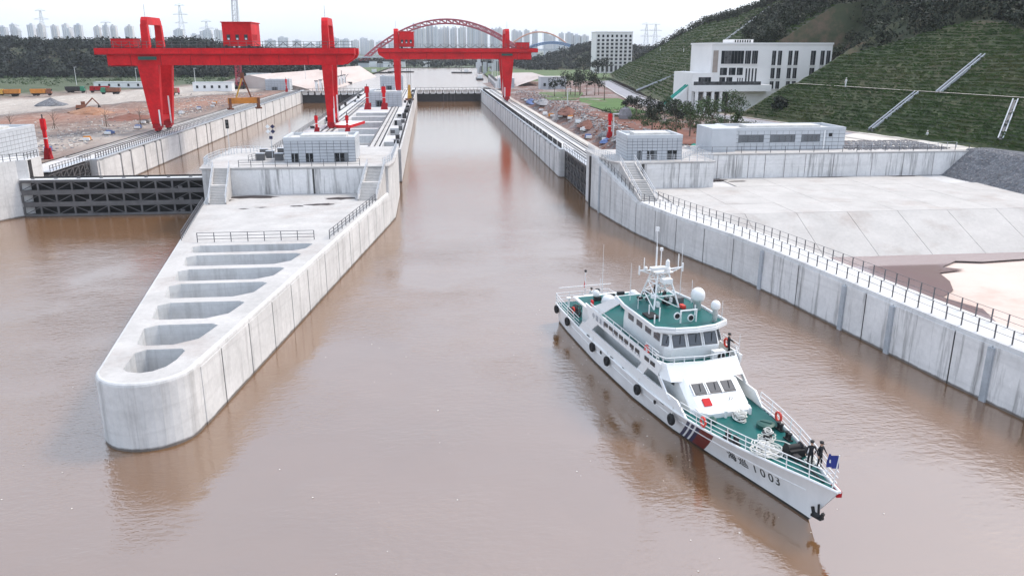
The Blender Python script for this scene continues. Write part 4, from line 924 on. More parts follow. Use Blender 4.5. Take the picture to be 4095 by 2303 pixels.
# far right wooded hill beyond the tall block, far shore woods
def zfr(X, Y): return 4.5 + np.interp(X, [90, 130, 160, 205, 260, 330, 420], [0, 5, 14, 25, 18, 22, 15]) * np.clip((Y - 880) / 70, 0, 1) * np.clip((1200 - Y) / 100, 0, 1)
struct(grid('far_hill', np.linspace(80, 460, 50), np.linspace(870, 1210, 40), zfr, 'woodfloor'))
pts, rr = [], []
for _ in range(800):
    x, y = rnd.uniform(105, 440), 880 + 170 * rnd.random(); s = rnd.uniform(3, 5.5); pts.append((x, y, float(zfr(np.array(x), np.array(y))) + s * .7)); rr.append((s, s, s))
pts2, rr2 = [], []
for _ in range(260):
    x, y = rnd.uniform(-330, -95), rnd.uniform(500, 640); s = rnd.uniform(.8, 2.2); pts2.append((x, y, 6 + s * .5)); rr2.append((s * 1.5, s, s * .8))
wood('bank_shrubs', pts2, rr2, 26, .5, 'leaf')
wood('far_wood', pts, rr, 40, 1.3, 'leaffar')
pts, rr = [], []
for _ in range(900):
    x = rnd.uniform(-700, 420); y = rnd.uniform(1040, 1500)
    s = rnd.uniform(3, 6); pts.append((x, y, 5 + s * .7)); rr.append((s * 1.4, s, s))
wood('shore_wood', pts, rr, 26, 1.7, 'leaffar')

pts, rr = [], []
for _ in range(230):
    x, y = rnd.uniform(50, 76), rnd.uniform(166, 232)
    if x > float(xb(y)) - 13: continue
    s = rnd.uniform(.5, 1.3); pts.append((x, y, zb(x, y) + .3 + s * .4)); rr.append((s * 1.3, s * 1.2, s * .8))
wood('planting_shrubs', pts, rr, 60, .17, 'leaf')
# individual trees of the new planting on the right bank
def make_tree(x, y, z, h, w, label, group, mat='leaf', dens=170, size=.2, name='young_tree', lean=0):
    t = thing(name, label, 'tree', (x, y, z), 0, group); r = random.Random(int(x * 31 + y * 7)); mbt = MB()
    th = h * r.uniform(.34, .44); mbt.tube((x, y, z - .1), (x + lean, y, z + th), .12 + h * .008, .09)
    lobes = []
    for k in range(6):
        a = r.uniform(0, 6.28); e = (x + lean + math.cos(a) * w * .3, y + math.sin(a) * w * .3, z + th + (h - th) * (.2 + .11 * k)); mbt.tube((x + lean, y, z + th * .85), e, .06, .03, 5)
        lobes.append(e)
    mbt.build('trunk', 'bark', t)
    rad = [(w * r.uniform(.22, .36),) * 2 + (h * r.uniform(.10, .17),) for _ in lobes]
    V, F = leaves(lobes, rad, dens // 6, size); link('crown', npmesh('crown', V, F, mat), t)
    return t
rt = [(55.7, 224.6, 5.2), (53.8, 207.4, 6), (59.4, 217.2, 5.5), (55.8, 195.5, 6), (61.2, 206.7, 6), (54.7, 175.6, 7), (53.8, 163, 7.8), (60, 175, 8), (64.2, 179.2, 7.2), (68.8, 183.6, 8.5), (72.2, 185.3, 9), (64.1, 206.4, 5.5), (49.4, 176.1, 5.6), (58, 186, 5.5), (62.5, 190, 6), (66, 171, 6), (57.2, 200, 5)]
ra = random.Random(5)
rt.sort(key=lambda q: q[0] / q[1])
for k, (x, y, h) in enumerate(rt): make_tree(x, y, zb(x, y), h, h * .62, '%s young tree from the left on the soil behind the plant houses' % ORD[k], 'young trees on the right bank', 'leaf' if ra.random() < .6 else 'leafdk', 700, .19)
make_tree(63.8, 293, zb(63.8, 293), 12, 3, 'tall thin bare tree on the lawn beside the road', None, 'leafdk', 90, .25)
for k, (x, y, h) in enumerate(sorted([(51.2, 330, 8), (56, 331, 11), (59.5, 329, 12), (63, 338, 9), (67, 343, 11), (70.3, 342, 11), (72.8, 346, 8), (66, 352, 12), (61, 348, 10), (73, 395, 9)], key=lambda q: q[0] / q[1])):
    make_tree(x, y, zb(x, y), h, 5, '%s slender tree from the left in the grove by the road' % ORD[k], 'trees in the grove by the road', 'leafdk', 300, .33, 'grove_tree')
for k, (x, y, h) in enumerate([(92, 204.5, 6), (118, 620, 14), (131, 598, 12), (124, 603, 10)]): make_tree(x, y, 9.2, h, h * .8, ['bush at the near corner of the white office', 'dark tree in front of the tall block', 'dark tree right of the tall block', 'low dark tree below the tall block'][k], None, 'leafdk', 500, .5)
# ragged trees standing on the skyline of the hill
for k in range(26):
    y = 165 + k * 3.3 + rnd.uniform(-1, 1); x = float(xb(y)) + dr_of(y) + 45 + rnd.uniform(-10, 14)
    make_tree(x, y, zh(x, y), rnd.uniform(6, 9), 5.5, '%s ragged tree from the right along the wooded crest' % ORD[k], 'trees on the hill crest', 'leafdk', 330, .36, 'crest_tree')
make_tree(131, 168, zh(131, 168), 6, 5, 'dark bushy tree at the right edge above the drain', None, 'leafdk', 700, .28)

# ------------------------------------------------------------------ buildings beyond the right bank
ob = thing('office_building', 'white flat roofed office block set into the green hillside', 'building', (98, 244, 9.25))
MB().box((101, 244.5, 18.7), (36.8, 19, 18.8)).build('wall', 'bwhite', ob)
MB().box((101, 244.5, 28.3), (37.2, 19.4, .5)).build('roof', 'bwhite', ob)
ph = MB().box((93.3, 243, 28.9), (6.4, 8, 1.2)).build('penthouse', 'bwhite', ob)
for i in range(7): pbox('slot', ph, 'black', (91.0 + i * .75, 238.95, 29.0), (.36, .1, .7))
MB().box((79.6, 242, 14.7), (6.0, 18, 10.9)).build('side_wing', 'bwhite', ob)
MB().box((88, 232.2, 15.9), (22.6, 5.5, 1.8)).build('podium', 'bwhite', ob)
MB().box((93.5, 233.6, 12.2), (11.0, 2.6, 5.9)).build('podium_wall', 'bwhite', ob)
for x in (77.2, 79.6, 82.0, 84.4, 87.2): pbox('column', ob, 'bwhite', (x, 230.0, 12.2), (.75, .8, 5.7))
pbox('entrance', ob, 'glass2', (82.4, 233.1, 12.0), (10, .2, 5.4)); pbox('door', ob, 'beigepanel', (80.4, 232.9, 11.6), (1.7, .2, 4.6)); pbox('door', ob, 'beigepanel', (83.2, 232.9, 12.6), (1.5, .2, 3.0)); pbox('beige_pier', ob, 'beigepanel', (76.9, 234, 13.5), (.4, 1.4, 8.0))
def owin(x0, x1, z0, z1, y=234.95, n=1):
    wdw = pbox('window', ob, 'glass', ((x0 + x1) / 2, y + .02, (z0 + z1) / 2), (x1 - x0, .12, z1 - z0))
    pbox('sill', wdw, 'bwhite', ((x0 + x1) / 2, y - .12, z0 - .08), (x1 - x0 + .3, .3, .16))
    for i in range(1, n): pbox('mullion', wdw, 'steelmid', (x0 + (x1 - x0) * i / n, y - .06, (z0 + z1) / 2), (.1, .1, z1 - z0))
    pbox('pane', wdw, 'glass2', (x0 + (x1 - x0) * .3, y - .05, (z0 + z1) / 2), ((x1 - x0) * .3, .03, z1 - z0 - .1))
owin(85.6, 92.4, 22.6, 26.3, n=7); owin(92.8, 94.5, 22.6, 26.3, n=3); owin(94.9, 96.6, 22.6, 26.3, n=3)
owin(85.5, 87.6, 19.4, 21.5); owin(88.2, 90.2, 19.4, 21.5); owin(90.6, 92.4, 19.4, 21.5)
for x in (93.3, 94.2, 95.2, 96.2): owin(x, x + .45, 15.9, 21.3)
for x in (90.9, 91.6, 92.3): owin(x, x + .3, 16.2, 18.6)
owin(85.5, 87.2, 17.0, 18.8); owin(87.6, 89.4, 17.0, 18.8)
for x in (101.0, 102.8, 106.0, 107.8, 112.9, 115.9, 117.7):
    owin(x, x + (1.45 if x == 112.9 else 1.15), 22.2, 26.3, n=2); owin(x, x + (1.45 if x == 112.9 else 1.15), 18.4, 21.4, n=2); owin(x, x + 1.15, 15.4, 17.6, n=2)
pbox('beige_panel', ob, 'beigepanel', (83.9, 234.93, 23.3), (1.5, .1, 6.2)); owin(78.5, 82.2, 17.2, 18.9, 232.95, 4)
MB().box((86.0, 229.6, 17.3), (20, .12, 1.0)).build('balustrade', 'glass2', ob)
st = thing('entrance_ramp', 'sloping concrete ramp with green rails beside the white office', 'ramp', (74, 236, 9.3))
MB().add([(68.6, 236, 9.2), (76.4, 236, 9.2), (76.4, 236, 15.6), (68.6, 238.5, 9.2), (76.4, 238.5, 9.2), (76.4, 238.5, 15.6)], [(0, 1, 2), (3, 5, 4), (0, 2, 5, 3), (1, 4, 5, 2), (0, 3, 4, 1)]).build('ramp_body', 'bwhite', st)
for y in (236.2, 238.2): pbar('handrail', st, 'teal', (68.4, y, 10.1), (76.4, y, 16.6), .4)
tb = thing('tall_block', 'tall white block with rows of dark square windows in the distance', 'building', (141.6, 628, 9))
MB().box((141.6, 630, 24), (28.2, 18, 29.9)).build('wall', 'bwhite', tb); MB().box((141.6, 630, 39.1), (28.8, 18.6, .5)).build('roof', 'bwhite', tb)
for r_ in range(8):
    for c in range(8):
        x = 129.4 + c * 3.5; z = 16.6 + r_ * 2.75
        w = pbox('window', tb, 'glass', (x, 620.95, z + (.3 if r_ == 7 else 0)), (1.9 if r_ < 7 else 1.5, .3, 1.5 if r_ < 7 else 1.9)); 
        if r_ < 7: pbox('balcony', w, 'bwhite', (x + .3, 620.6, z - .9), (2.4, .9, .25))
for c in range(8): pbox('ground_window', tb, 'glass2', (129.6 + c * 3.45, 620.95, 12.3), (1.9, .3, 4.6))
lb = thing('service_building', 'low grey service building left of the grove', 'building', (62.9, 413, 7.6))
MB().box((62.9, 414, 10.2), (13, 9, 6)).build('wall', 'tilelt', lb); MB().box((62.9, 414, 13.35), (13.4, 9.4, .3)).build('roof', 'roofing', lb)
for i in range(4): w = pbox('window', lb, 'glass', (58.4 + 3 * i, 409.4, 9.6), (1.2, .3, 1.5)); pbox('sill', w, 'tilelt', (58.4 + 3 * i, 409.3, 8.75), (1.5, .4, .15))

# ------------------------------------------------------------------ the two red gantry cranes
def gantry(label, rx, s, y0, sub):
    t = thing('gantry_crane', label, 'gantry crane', (rx + s * 22, y0 + 6.4, 6.2)); X = lambda l: rx + s * l
    yf, yr = y0 + .9, y0 + 12.0
    for yc, nm in ((yf, 'front'), (yr, 'rear')):
        web = [(-9.6, 22.9), (48.0, 22.9), (50.6, 24.6), (51.0, 25.4), (-9.6, 25.4)]
        vs = [(X(x), yc - .55, z) for x, z in web] + [(X(x), yc + .55, z) for x, z in web]; n = 5
        g = MB().add(vs, [tuple(range(n)), tuple(range(n, 2 * n))[::-1]] + [(i, n + i, n + (i + 1) % n, (i + 1) % n) for i in range(n)]).build('girder', 'red', t)
        pbox('top_box', g, 'red', (X(19.4), yc, 26.2), (63.2, 2.5, 1.56)); pbox('lip', g, 'reddk', (X(19.4), yc - 1.3, 25.52), (63.0, .12, .2)); [pbox('plate_seam', g, 'reddk', (X(-9 + 5.6 * k), yc - 1.26, 26.2), (.07, .03, 1.5)) for k in range(11)]; pbox('crane_rail', g, 'steel', (X(19.4), yc, 27.06), (62, .2, .16))
        for k in range(8): pbox('stiffener', g, 'reddk', (X(-4 + k * 7.2), yc - .6, 24.1), (.14, .1, 2.3))
        # tapered rigid leg
        for nm2, tw, bw, lx in (('rigid_leg', 4.9, 2.5, 0.0), ('flex_leg', 2.5, 1.7, 43.8)):
            a = [(-tw / 2, -.95), (tw / 2, -.95), (tw / 2, .95), (-tw / 2, .95)]; b = [(-bw / 2, -.7), (bw / 2, -.7), (bw / 2, .7), (-bw / 2, .7)]
            lean = (1.2 if nm == 'front' else -1.2)
            lg = MB().prism([(X(lx) + q[0], yc + lean + q[1]) for q in b], 8.4, 22.9, [(X(lx) + q[0], yc + q[1]) for q in a]).build(nm2, 'red', t)
            pbox('foot', lg, 'reddk', (X(lx), yc + lean, 7.9), (1.9, 2.6, 1.1))
            for dy in (-1.0, 1.0): MB().lathe([(.38, -.2), (.42, 0), (.38, .2)], (X(lx), yc + lean + dy, 6.75), 12, 'x').build('wheel', 'steel', lg)
            pbox('bogie', lg, 'reddk', (X(lx), yc + lean, 7.15), (.9, 3.2, .75))
            pbox('ladder', lg, 'white', (X(lx) + 1.0 * s, yc + lean - 1.0, 11.5), (.35, .12, 7))
    for lx, nm2 in ((0.0, 'rigid_hoop'), (43.8, 'flex_hoop')):
        h = MB(); w = 1.9
        for yc, k in ((yf, 1), (yr, -1)): h.prism([(X(lx) - w / 2, yc - .75), (X(lx) + w / 2, yc - .75), (X(lx) + w / 2, yc + .75), (X(lx) - w / 2, yc + .75)], 26.9, 32.6, [(X(lx) - w / 2 + .15, yc - .7 + .15 * k), (X(lx) + w / 2 - .15, yc - .7 + .15 * k), (X(lx) + w / 2 - .15, yc + .7 + .15 * k), (X(lx) - w / 2 + .15, yc + .7 + .15 * k)])
        pr = [(yf - .2, 32.6), (yr + .2, 32.6), (yr - .1, 33.6), (yr - .9, 34.4), (yf + .9, 34.4), (yf + .1, 33.6)]; n = 6
        h.add([(X(lx) - w / 2 + .15, a, b) for a, b in pr] + [(X(lx) + w / 2 - .15, a, b) for a, b in pr], [tuple(range(n))[::-1], tuple(range(n, 2 * n))] + [(i, (i + 1) % n, n + (i + 1) % n, n + i) for i in range(n)])
        hp_ = h.build(nm2, 'red', t); pbox('rod', hp_, 'raillt', (X(lx), yf + 1.5, 35.8), (.12, .12, 3))
        pbox('cross_tie', t, 'red', (X(lx), (yf + yr) / 2, 9.6), (1.3, yr - yf - 2.4, 1.1))
    pbox('end_beam', t, 'red', (X(-9.0), (yf + yr) / 2, 25.2), (1.2, yr - yf - 1.6, 1.3)); pbox('end_beam', t, 'red', (X(49.6), (yf + yr) / 2, 26.1), (1.2, yr - yf - 2.2, 1.3))
    lo, hi = sub; hw = abs(hi - lo)
    th = MB().box((X((lo + hi) / 2), (yf + yr) / 2, 30.3), (hw, yr - yf - .6, 5.6)).build('trolley_house', 'red', t)
    pbox('eave', th, 'red', (X((lo + hi) / 2), (yf + yr) / 2, 33.2), (hw + .5, yr - yf - .1, .22))
    for k in range(3):
        x = X(lo + (hi - lo) * (.2 + .3 * k)); w = pbox('window', th, 'glass', (x, yf + .27, 29.6), (.85, .1, 1.3)); pbox('frame', w, 'raillt', (x, yf + .22, 29.2), (.5, .06, .45))
    for k in range(4): pbox('side_vent', th, 'reddk', (X(max(lo, hi) if s > 0 else min(lo, hi)) + (.04 if s > 0 else .04), yf + 1.6 + k * 1.5, 29.6), (.1, .5, 1.4))
    for x in (lo + .8, hi - .8):
        for yc in (yf, yr): MB().lathe([(.34, -.2), (.34, .2)], (X(x), yc, 27.4), 10, 'y').build('trolley_wheel', 'steel', th)
    eb = MB().box((X(-6.4), (yf + yr) / 2 - 1, 28.1), (5.4, 5.2, 2.2)).build('switch_room', 'red', t); pbox('roof_lip', eb, 'reddk', (X(-6.4), (yf + yr) / 2 - 1, 29.25), (5.7, 5.5, .14))
    cb = MB(); cx0, cx1 = X(-9.4), X(-4.0); cabin = pbox('cabin', t, 'reddk', ((cx0 + cx1) / 2, yf + 2.6, 23.9), (abs(cx1 - cx0), 2.8, 2.3))
    for k in range(8): pbox('cabin_bar', cabin, 'reddk', (cx0 + (cx1 - cx0) * k / 7, yf + 1.0, 24.0), (.09, .09, 2.5))
    pbox('cabin_roof', cabin, 'red', ((cx0 + cx1) / 2, yf + 1.9, 25.3), (6.4, 3.8, .15)); pbox('cabin_floor', cabin, 'reddk', ((cx0 + cx1) / 2, yf + 1.9, 22.7), (6.4, 3.8, .16)); pbox('cabin_window', cabin, 'glass', ((cx0 + cx1) / 2, yf + 1.18, 24.1), (4.6, .06, 1.2))
    pbox('name_plate', t, 'bollgreen', (X(.2), yf - 1.2, 24.6), (4.4, .2, .8))
    # walkway rail with festoon cables
    for yc in (y0 - .1,):
        for k in range(32): pbox('rail_post', t, 'steelmid', (X(-11.6 + k * 2.0), yc, 27.8), (.09, .09, 1.6))
        for z in (27.8, 28.6): pbox('handrail', t, 'steelmid', (X(19.4), yc, z), (62.4, .08, .08))
    for k in range(18):
        a = 3.4 * k - 11 ; 
        if lo - 3 < a < hi or a > 46 or (sub[0] > 30 and a > 30): continue
        pts = [(X(a + 3.4 * i / 8), yf + .1, 28.4 - 1.15 * math.sin(math.pi * i / 8)) for i in range(9)]; MB().path(pts, .07, 5).build('festoon_cable', 'steel', t)
    return t
gantry('red gantry crane spanning the left lock in front of the wooded ridge', -69.3, 1, 214.0, (18.5, 25.6))
gantry('red gantry crane spanning the right lock below the red arch bridge', 31.8, -1, 328.5, (36.9, 42.6))
# lifting beam hung from the left crane
lbm = thing('lifting_beam', 'orange lifting beam hanging from the left gantry crane', 'lifting beam', (-48, 219.5, 12.8))
MB().box((0, 0, 1.1), (8.0, .9, 1.5), R(24)).build('beam', 'orange', lbm, True)
for sx_ in (-3.6, 3.6):
    c, s_ = math.cos(R(24)) * sx_, math.sin(R(24)) * sx_; pbox('end_plate', lbm, 'rust', (c, s_, .5), (.5, 1.7, 2.6), R(24), local=True); pbox('hook_block', lbm, 'rust', (c, s_, -.9), (1.5, 1.2, .4), R(24), local=True)
for sx_ in (-1.9, 1.9): pbar('strut', lbm, 'yellow' if sx_ < 0 else 'rust', (sx_ * .9, sx_ * .4, 1.9), (.15, 0, 7.2), .34, True)
pbox('pulley_block', lbm, 'rust', (.1, 0, 7.4), (.8, .7, 1.4), local=True)
for dx in (-.35, .0, .35): pbar('wire', lbm, 'steel', (dx, 0, 7.9), (dx * 2, 0, 10.3), .07, True)
hk = thing('hoist_hook', 'yellow hook block hanging from the right gantry crane', 'hook', (-7.6, 333, 7)); 
for dx in (-.7, 0, .7): pbar('wire', hk, 'steel', (-7.6 + dx, 333, 11), (-7.6 + dx, 333, 24), .14)
MB().prism([(-8.5, 332.4), (-6.7, 332.4), (-6.7, 333.6), (-8.5, 333.6)], 7.2, 13.0, [(-8.0, 332.6), (-7.2, 332.6), (-7.2, 333.4), (-8.0, 333.4)]).build('block', 'yellow', hk); pbox('foot', hk, 'rust', (-7.6, 333, 7.3), (3.4, 2.0, .7))

# red hoist columns beside the gates
def hoist(label, x, y, z, h, slim=False):
    t = thing('hoist_column', label, 'hoist column', (x, y, z)); k = .55 if slim else 1
    MB().prism([(x - 1.2 * k, y - 1.2 * k), (x + 1.2 * k, y - 1.2 * k), (x + 1.2 * k, y + 1.2 * k), (x - 1.2 * k, y + 1.2 * k)], z, z + h * .28, [(x - .75 * k, y - .75 * k), (x + .75 * k, y - .75 * k), (x + .75 * k, y + .75 * k), (x - .75 * k, y + .75 * k)]).build('base', 'reddk', t)
    pbox('column', t, 'red', (x, y, z + h * .58), (1.0 * k, 1.0 * k, h * .62)); MB().box((x, y, z + h * .86), (1.45 * k, 1.35 * k, h * .26)).build('cap', 'red', t); pbox('cap_plate', t, 'reddk', (x, y, z + h), (1.2 * k, 1.1 * k, .14))
    pbox('band', t, 'white', (x, y, z + h * .52), (1.06 * k, 1.06 * k, .16)); pbox('motor', t, 'reddk', (x + .8 * k, y, z + h * .2), (.8 * k, .9 * k, h * .16)); pbox('rod', t, 'steel', (x, y, z + h + .4), (.18, .18, .9))
hoist('left red hoist column of the pair beside the far plant room', -20.9, 284, 6.9, 7.6)
hoist('right red hoist column of the pair beside the far plant room', -15.2, 283.3, 6.9, 7.6)
hoist('short red hoist column left of the crane leg on the island', -28.0, 206, 6.9, 4.0, True)
hoist('short red hoist column right of the crane leg on the island', -20.4, 205.5, 6.9, 4.0, True)
hoist('lone red hoist column on the left bank by the edge house', -74.2, 164.8, 6.2, 7.7, True)
hoist('lone red hoist column behind the small right plant house', 40.2, 178, 7.4, 5.6, True)
hoist('far red hoist column in front of the grey shed on the left bank', -70.4, 419, 6.2, 6.2, True)
hoist('far red hoist column by the grey shed on the right bank', 38.4, 412, 7, 6.0, True)
for lab, x0, x1, y0, y1, z0, z1 in (('grey tiled plant room between the two lock chambers', -22, -9.6, 296, 306, 6.9, 11.6), ('second grey plant room at the upper end of the island', -24, -12.6, 420, 430, 6.9, 13.2), ('grey shed by the upper end of the left lock', -84, -71.8, 437, 446, 6.2, 11.2), ('grey shed by the upper end of the right lock', 37, 45, 428, 438, 7.0, 11.6)):
    block_house('plant_room', lab, x0, x1, y0, y1, z0, z1, 8, 6, [(x0 + 3.6, x0 + 5.4, z0, z0 + 2.0)])

# ------------------------------------------------------------------ left bank: cabins, crane, plant
def cabins(label, x0, x1, y, z, h, n, d=6):
    t = thing('site_cabin', label, 'cabin', ((x0 + x1) / 2, y, z)); MB().box(((x0 + x1) / 2, y + d / 2, z + h / 2), (x1 - x0, d, h)).build('wall', 'white', t)
    MB().box(((x0 + x1) / 2, y + d / 2, z + h + .12), (x1 - x0 + .5, d + .5, .24)).build('roof', 'tilelt', t)
    pbox('plinth', t, 'rock', ((x0 + x1) / 2, y + d / 2, z + .2), (x1 - x0 + .2, d + .2, .5))
    for i in range(n): x = x0 + (x1 - x0) * (i + .6) / (n + .3); w = pbox('window', t, 'glass', (x, y - .03, z + h * .58), (1.1, .12, 1.3)); pbox('sill', w, 'tilelt', (x, y - .08, z + h * .58 - .75), (1.3, .2, .1))
cabins('long white site cabin behind the left lock', -117, -98, 424, 6.0, 4.6, 5)
cabins('low white cabin row at the foot of the wooded ridge', -182, -150, 470, 6.0, 3.2, 6)
cabins('far white cabin beneath the left gantry beam', -128, -112, 600, 6.0, 4.0, 4)
cc = thing('crawler_crane', 'crawler crane with a tall lattice boom behind the left gantry', 'crane', (-100, 452, 6.2))
for dx in (-2.2, 2.2):
    tr_ = pbox('track', cc, 'black', (-100 + dx, 452, 6.9), (1.0, 7.0, 1.3))
pbox('superstructure', cc, 'steel', (-100, 453, 8.8), (4.2, 6.5, 2.2)); pbox('cab', cc, 'glass', (-97.6, 450, 9.0), (1.3, 2.0, 2.2))
def lattice(mb, a, b, w0, w1, n, r):
    a, b = Vector(a), Vector(b); up = (b - a); q = up.to_track_quat('Z', 'Y').to_matrix()
    def c(f, i): w = (w0 + (w1 - w0) * f) / 2; s = ((-1, -1), (1, -1), (1, 1), (-1, 1))[i % 4]; return a + up * f + q @ Vector((s[0] * w, s[1] * w, 0))
    for i in range(4): mb.tube(c(0, i), c(1, i), r, n=4)
    for k in range(n):
        for i in range(4): mb.tube(c(k / n, i), c((k + 1) / n, i + 1), r * .6, n=3); mb.tube(c(k / n, i), c(k / n, i + 1), r * .6, n=3)
mb = MB(); lattice(mb, (-100, 449, 8.5), (-98.6, 446, 27), 2.6, 2.6, 9, .17); mb.build('lower_boom', 'archred', cc)
mb = MB(); lattice(mb, (-98.6, 446, 27), (-95.0, 438, 78), 2.6, 2.0, 22, .17); mb.build('upper_boom', 'raillt', cc)
pbar('hoist_line', cc, 'steelmid', (-94.3, 437, 78), (-96, 446, 27), .1); pbar('pendant', cc, 'steelmid', (-95.2, 438.4, 77), (-101, 456, 12), .1)
def dump_truck(label, x, y, rz, cabm, bedm):
    t = thing('dump_truck', label, 'truck', (x, y, 6.6), rz)
    pbox('chassis', t, 'steel', (0, 0, .95), (8.2, 1.0, .35), local=True)
    MB().add([(-4.2, -1.3, 1.2), (1.6, -1.3, 1.2), (1.6, 1.3, 1.2), (-4.2, 1.3, 1.2), (-4.5, -1.35, 3.0), (1.8, -1.35, 3.0), (1.8, 1.35, 3.0), (-4.5, 1.35, 3.0), (-4.3, -1.2, 3.0), (1.65, -1.2, 3.0), (1.65, 1.2, 3.0), (-4.3, 1.2, 3.0), (-4.1, -1.15, 1.5), (1.5, -1.15, 1.5), (1.5, 1.15, 1.5), (-4.1, 1.15, 1.5)], [(3, 2, 1, 0), (0, 1, 5, 4), (1, 2, 6, 5), (2, 3, 7, 6), (3, 0, 4, 7), (4, 5, 9, 8), (5, 6, 10, 9), (6, 7, 11, 10), (7, 4, 8, 11), (8, 9, 13, 12), (9, 10, 14, 13), (10, 11, 15, 14), (11, 8, 12, 15), (12, 13, 14, 15)]).build('bed', bedm, t, True)
    c = MB().prism([(2.1, -1.25), (4.1, -1.25), (4.1, 1.25), (2.1, 1.25)], 1.0, 3.1, [(2.2, -1.15), (3.8, -1.15), (3.8, 1.15), (2.2, 1.15)]).build('cab', cabm, t, True)
    pbox('windscreen', c, 'glass', (3.97, 0, 2.5), (.06, 2.0, .8), local=True)
    for xx in (3.1, -1.6, -3.0):
        for yy in (-1.1, 1.1): MB().lathe([(.38, -.2), (.52, -.15), (.52, .15), (.38, .2)], (xx, yy, .52), 12, 'y').build('wheel', 'black', t, True)
dump_truck('yellow dump truck parked at the far left edge', -186, 386, R(190), 'yellow', 'orange')
dump_truck('rusty orange dump truck behind the yellow one', -173, 388, R(12), 'rust', 'orange')
dump_truck('green cab truck with a rusty bed by the haul road', -147, 398, R(185), 'greenp', 'rust')
dump_truck('red truck near the low white cabins', -158, 414, R(188), 'reddk', 'reddk')
dump_truck('green truck beside the red truck', -168, 412, R(8), 'greenp', 'steel')
dump_truck('maroon truck beyond the left gantry leg', -116, 388, R(80), 'archred', 'rust')
def excavator(label, x, y, rz, m='yellow'):
    t = thing('excavator', label, 'excavator', (x, y, 6.5), rz)
    for yy in (-1.1, 1.1): pbox('track', t, 'black', (0, yy, .45), (3.6, .6, .9), local=True)
    MB().prism([(-1.9, -1.3), (1.2, -1.3), (1.2, 1.3), (-1.9, 1.3)], 1.0, 2.0, [(-1.7, -1.2), (1.1, -1.2), (1.1, 1.2), (-1.7, 1.2)]).build('house', m, t, True); c = pbox('cab', t, m, (.5, .75, 2.3), (1.3, .9, 1.6), local=True); pbox('cab_glass', c, 'glass', (1.17, .75, 2.5), (.05, .8, .9), local=True)
    pbar('boom', t, m, (1.0, -.2, 1.6), (3.6, -.2, 4.2), .45, True); pbar('arm', t, m, (3.5, -.2, 4.3), (5.4, -.2, 1.9), .35, True)
    MB().add([(5.2, -.7, 2.1), (5.2, .3, 2.1), (5.9, .3, 1.2), (5.9, -.7, 1.2), (4.8, -.7, .9), (4.8, .3, .9)], [(0, 1, 2, 3), (0, 4, 5, 1), (4, 3, 2, 5), (0, 3, 4), (1, 5, 2)]).build('bucket', 'steel', t, True)
excavator('yellow excavator working left of the gantry leg', -89, 288, R(170)); excavator('dark excavator on the edge of the haul road', -118, 292, R(20), 'rust')
heap('soil_heap', 'grey gravel cone on the pale haul road', -140, 320, 6.3, 6, 6, 3, 'gravel', 11); heap('soil_heap', 'brown earth heap below the dark excavator', -112, 283, 6.3, 8, 6, 2.2, 'dirt', 12)
heap('soil_heap', 'low red earth heap left of the gantry leg', -92, 262, 6.3, 7, 9, 1.4, 'redsoil', 13); heap('soil_heap', 'pale spoil heap beside the left crane rail', -79, 250, 6.2, 3, 9, 1.1, 'dust', 14)
mb = MB(); mb2 = MB()
for _ in range(1100):
    y = 172 + 230 * rnd.random() ** 1.3; x = -77 - abs(rnd.gauss(0, 14)); s = rnd.uniform(.12, .42); z = float(zsite(np.array(x), np.array(y)))
    (mb, mb2)[rnd.random() < .5].box((x, y, z + s * .2), (s * rnd.uniform(1, 3), s, s * .6), rnd.uniform(0, 3), rnd.uniform(-.3, .3))
struct(mb.build('site_debris', 'rock'), 'stuff'); struct(mb2.build('site_debris', 'dust'), 'stuff')
for k, (x, y) in enumerate([(-108, 222), (-99, 226), (-88, 232), (-81, 238), (-105, 205)]):
    t = thing('bare_tree', '%s bare staked sapling on the left earthworks, counted from the left' % ORD[(0, 2, 3, 4, 1)[k]], 'tree', (x, y, 6.2), 0, 'staked saplings on the left bank'); mb = MB(); mb.tube((x, y, 6), (x, y, 10.5), .12, .05, 5)
    for a in range(7): mb.tube((x, y, 8.2 + a * .3), (x + math.cos(a * 2.4) * 1.3, y + math.sin(a * 2.4) * 1.3, 9.6 + a * .3), .05, .02, 4)
    mb.build('trunk', 'bark', t)
    for a in range(3): pbar('stake', t, 'bark', (x + math.cos(a * 2.1) * 1.1, y + math.sin(a * 2.1) * 1.1, 6), (x, y, 8), .08)

# stacked building material along both banks
for side, n_ in (('right', 16), ('left', 11)):
    for k in range(n_):
        y = 152 + k * 12.5 + rnd.uniform(-2, 2) if side == 'right' else 178 + k * 17 + rnd.uniform(-3, 3); x = rnd.uniform(37.6, 40.5) if side == 'right' else rnd.uniform(-84, -77.5)
        z = zb(x, y) if side == 'right' else float(zsite(np.array(x), np.array(y))); m = rnd.choice(('white', 'tilelt', 'rust', 'blue', 'steelmid', 'orange'))
        t = thing('material_stack', 'pallet of building material on the %s bank, %s from the camera end' % (side, ORD[k]), 'stack', (x, y, z), rnd.uniform(-.3, .3), 'material stacks on the %s bank' % side)
        pbox('pallet', t, 'bark', (0, 0, .1), (1.6, 2.4, .2), local=True)
        for j in range(3): pbox('bundle', t, m if j else 'white', (rnd.uniform(-.15, .15), -.75 + .75 * j, .2 + (.3 + .15 * (j % 2))), (1.4, .68, .6 + .3 * (j % 2)), rnd.uniform(-.1, .1), local=True)
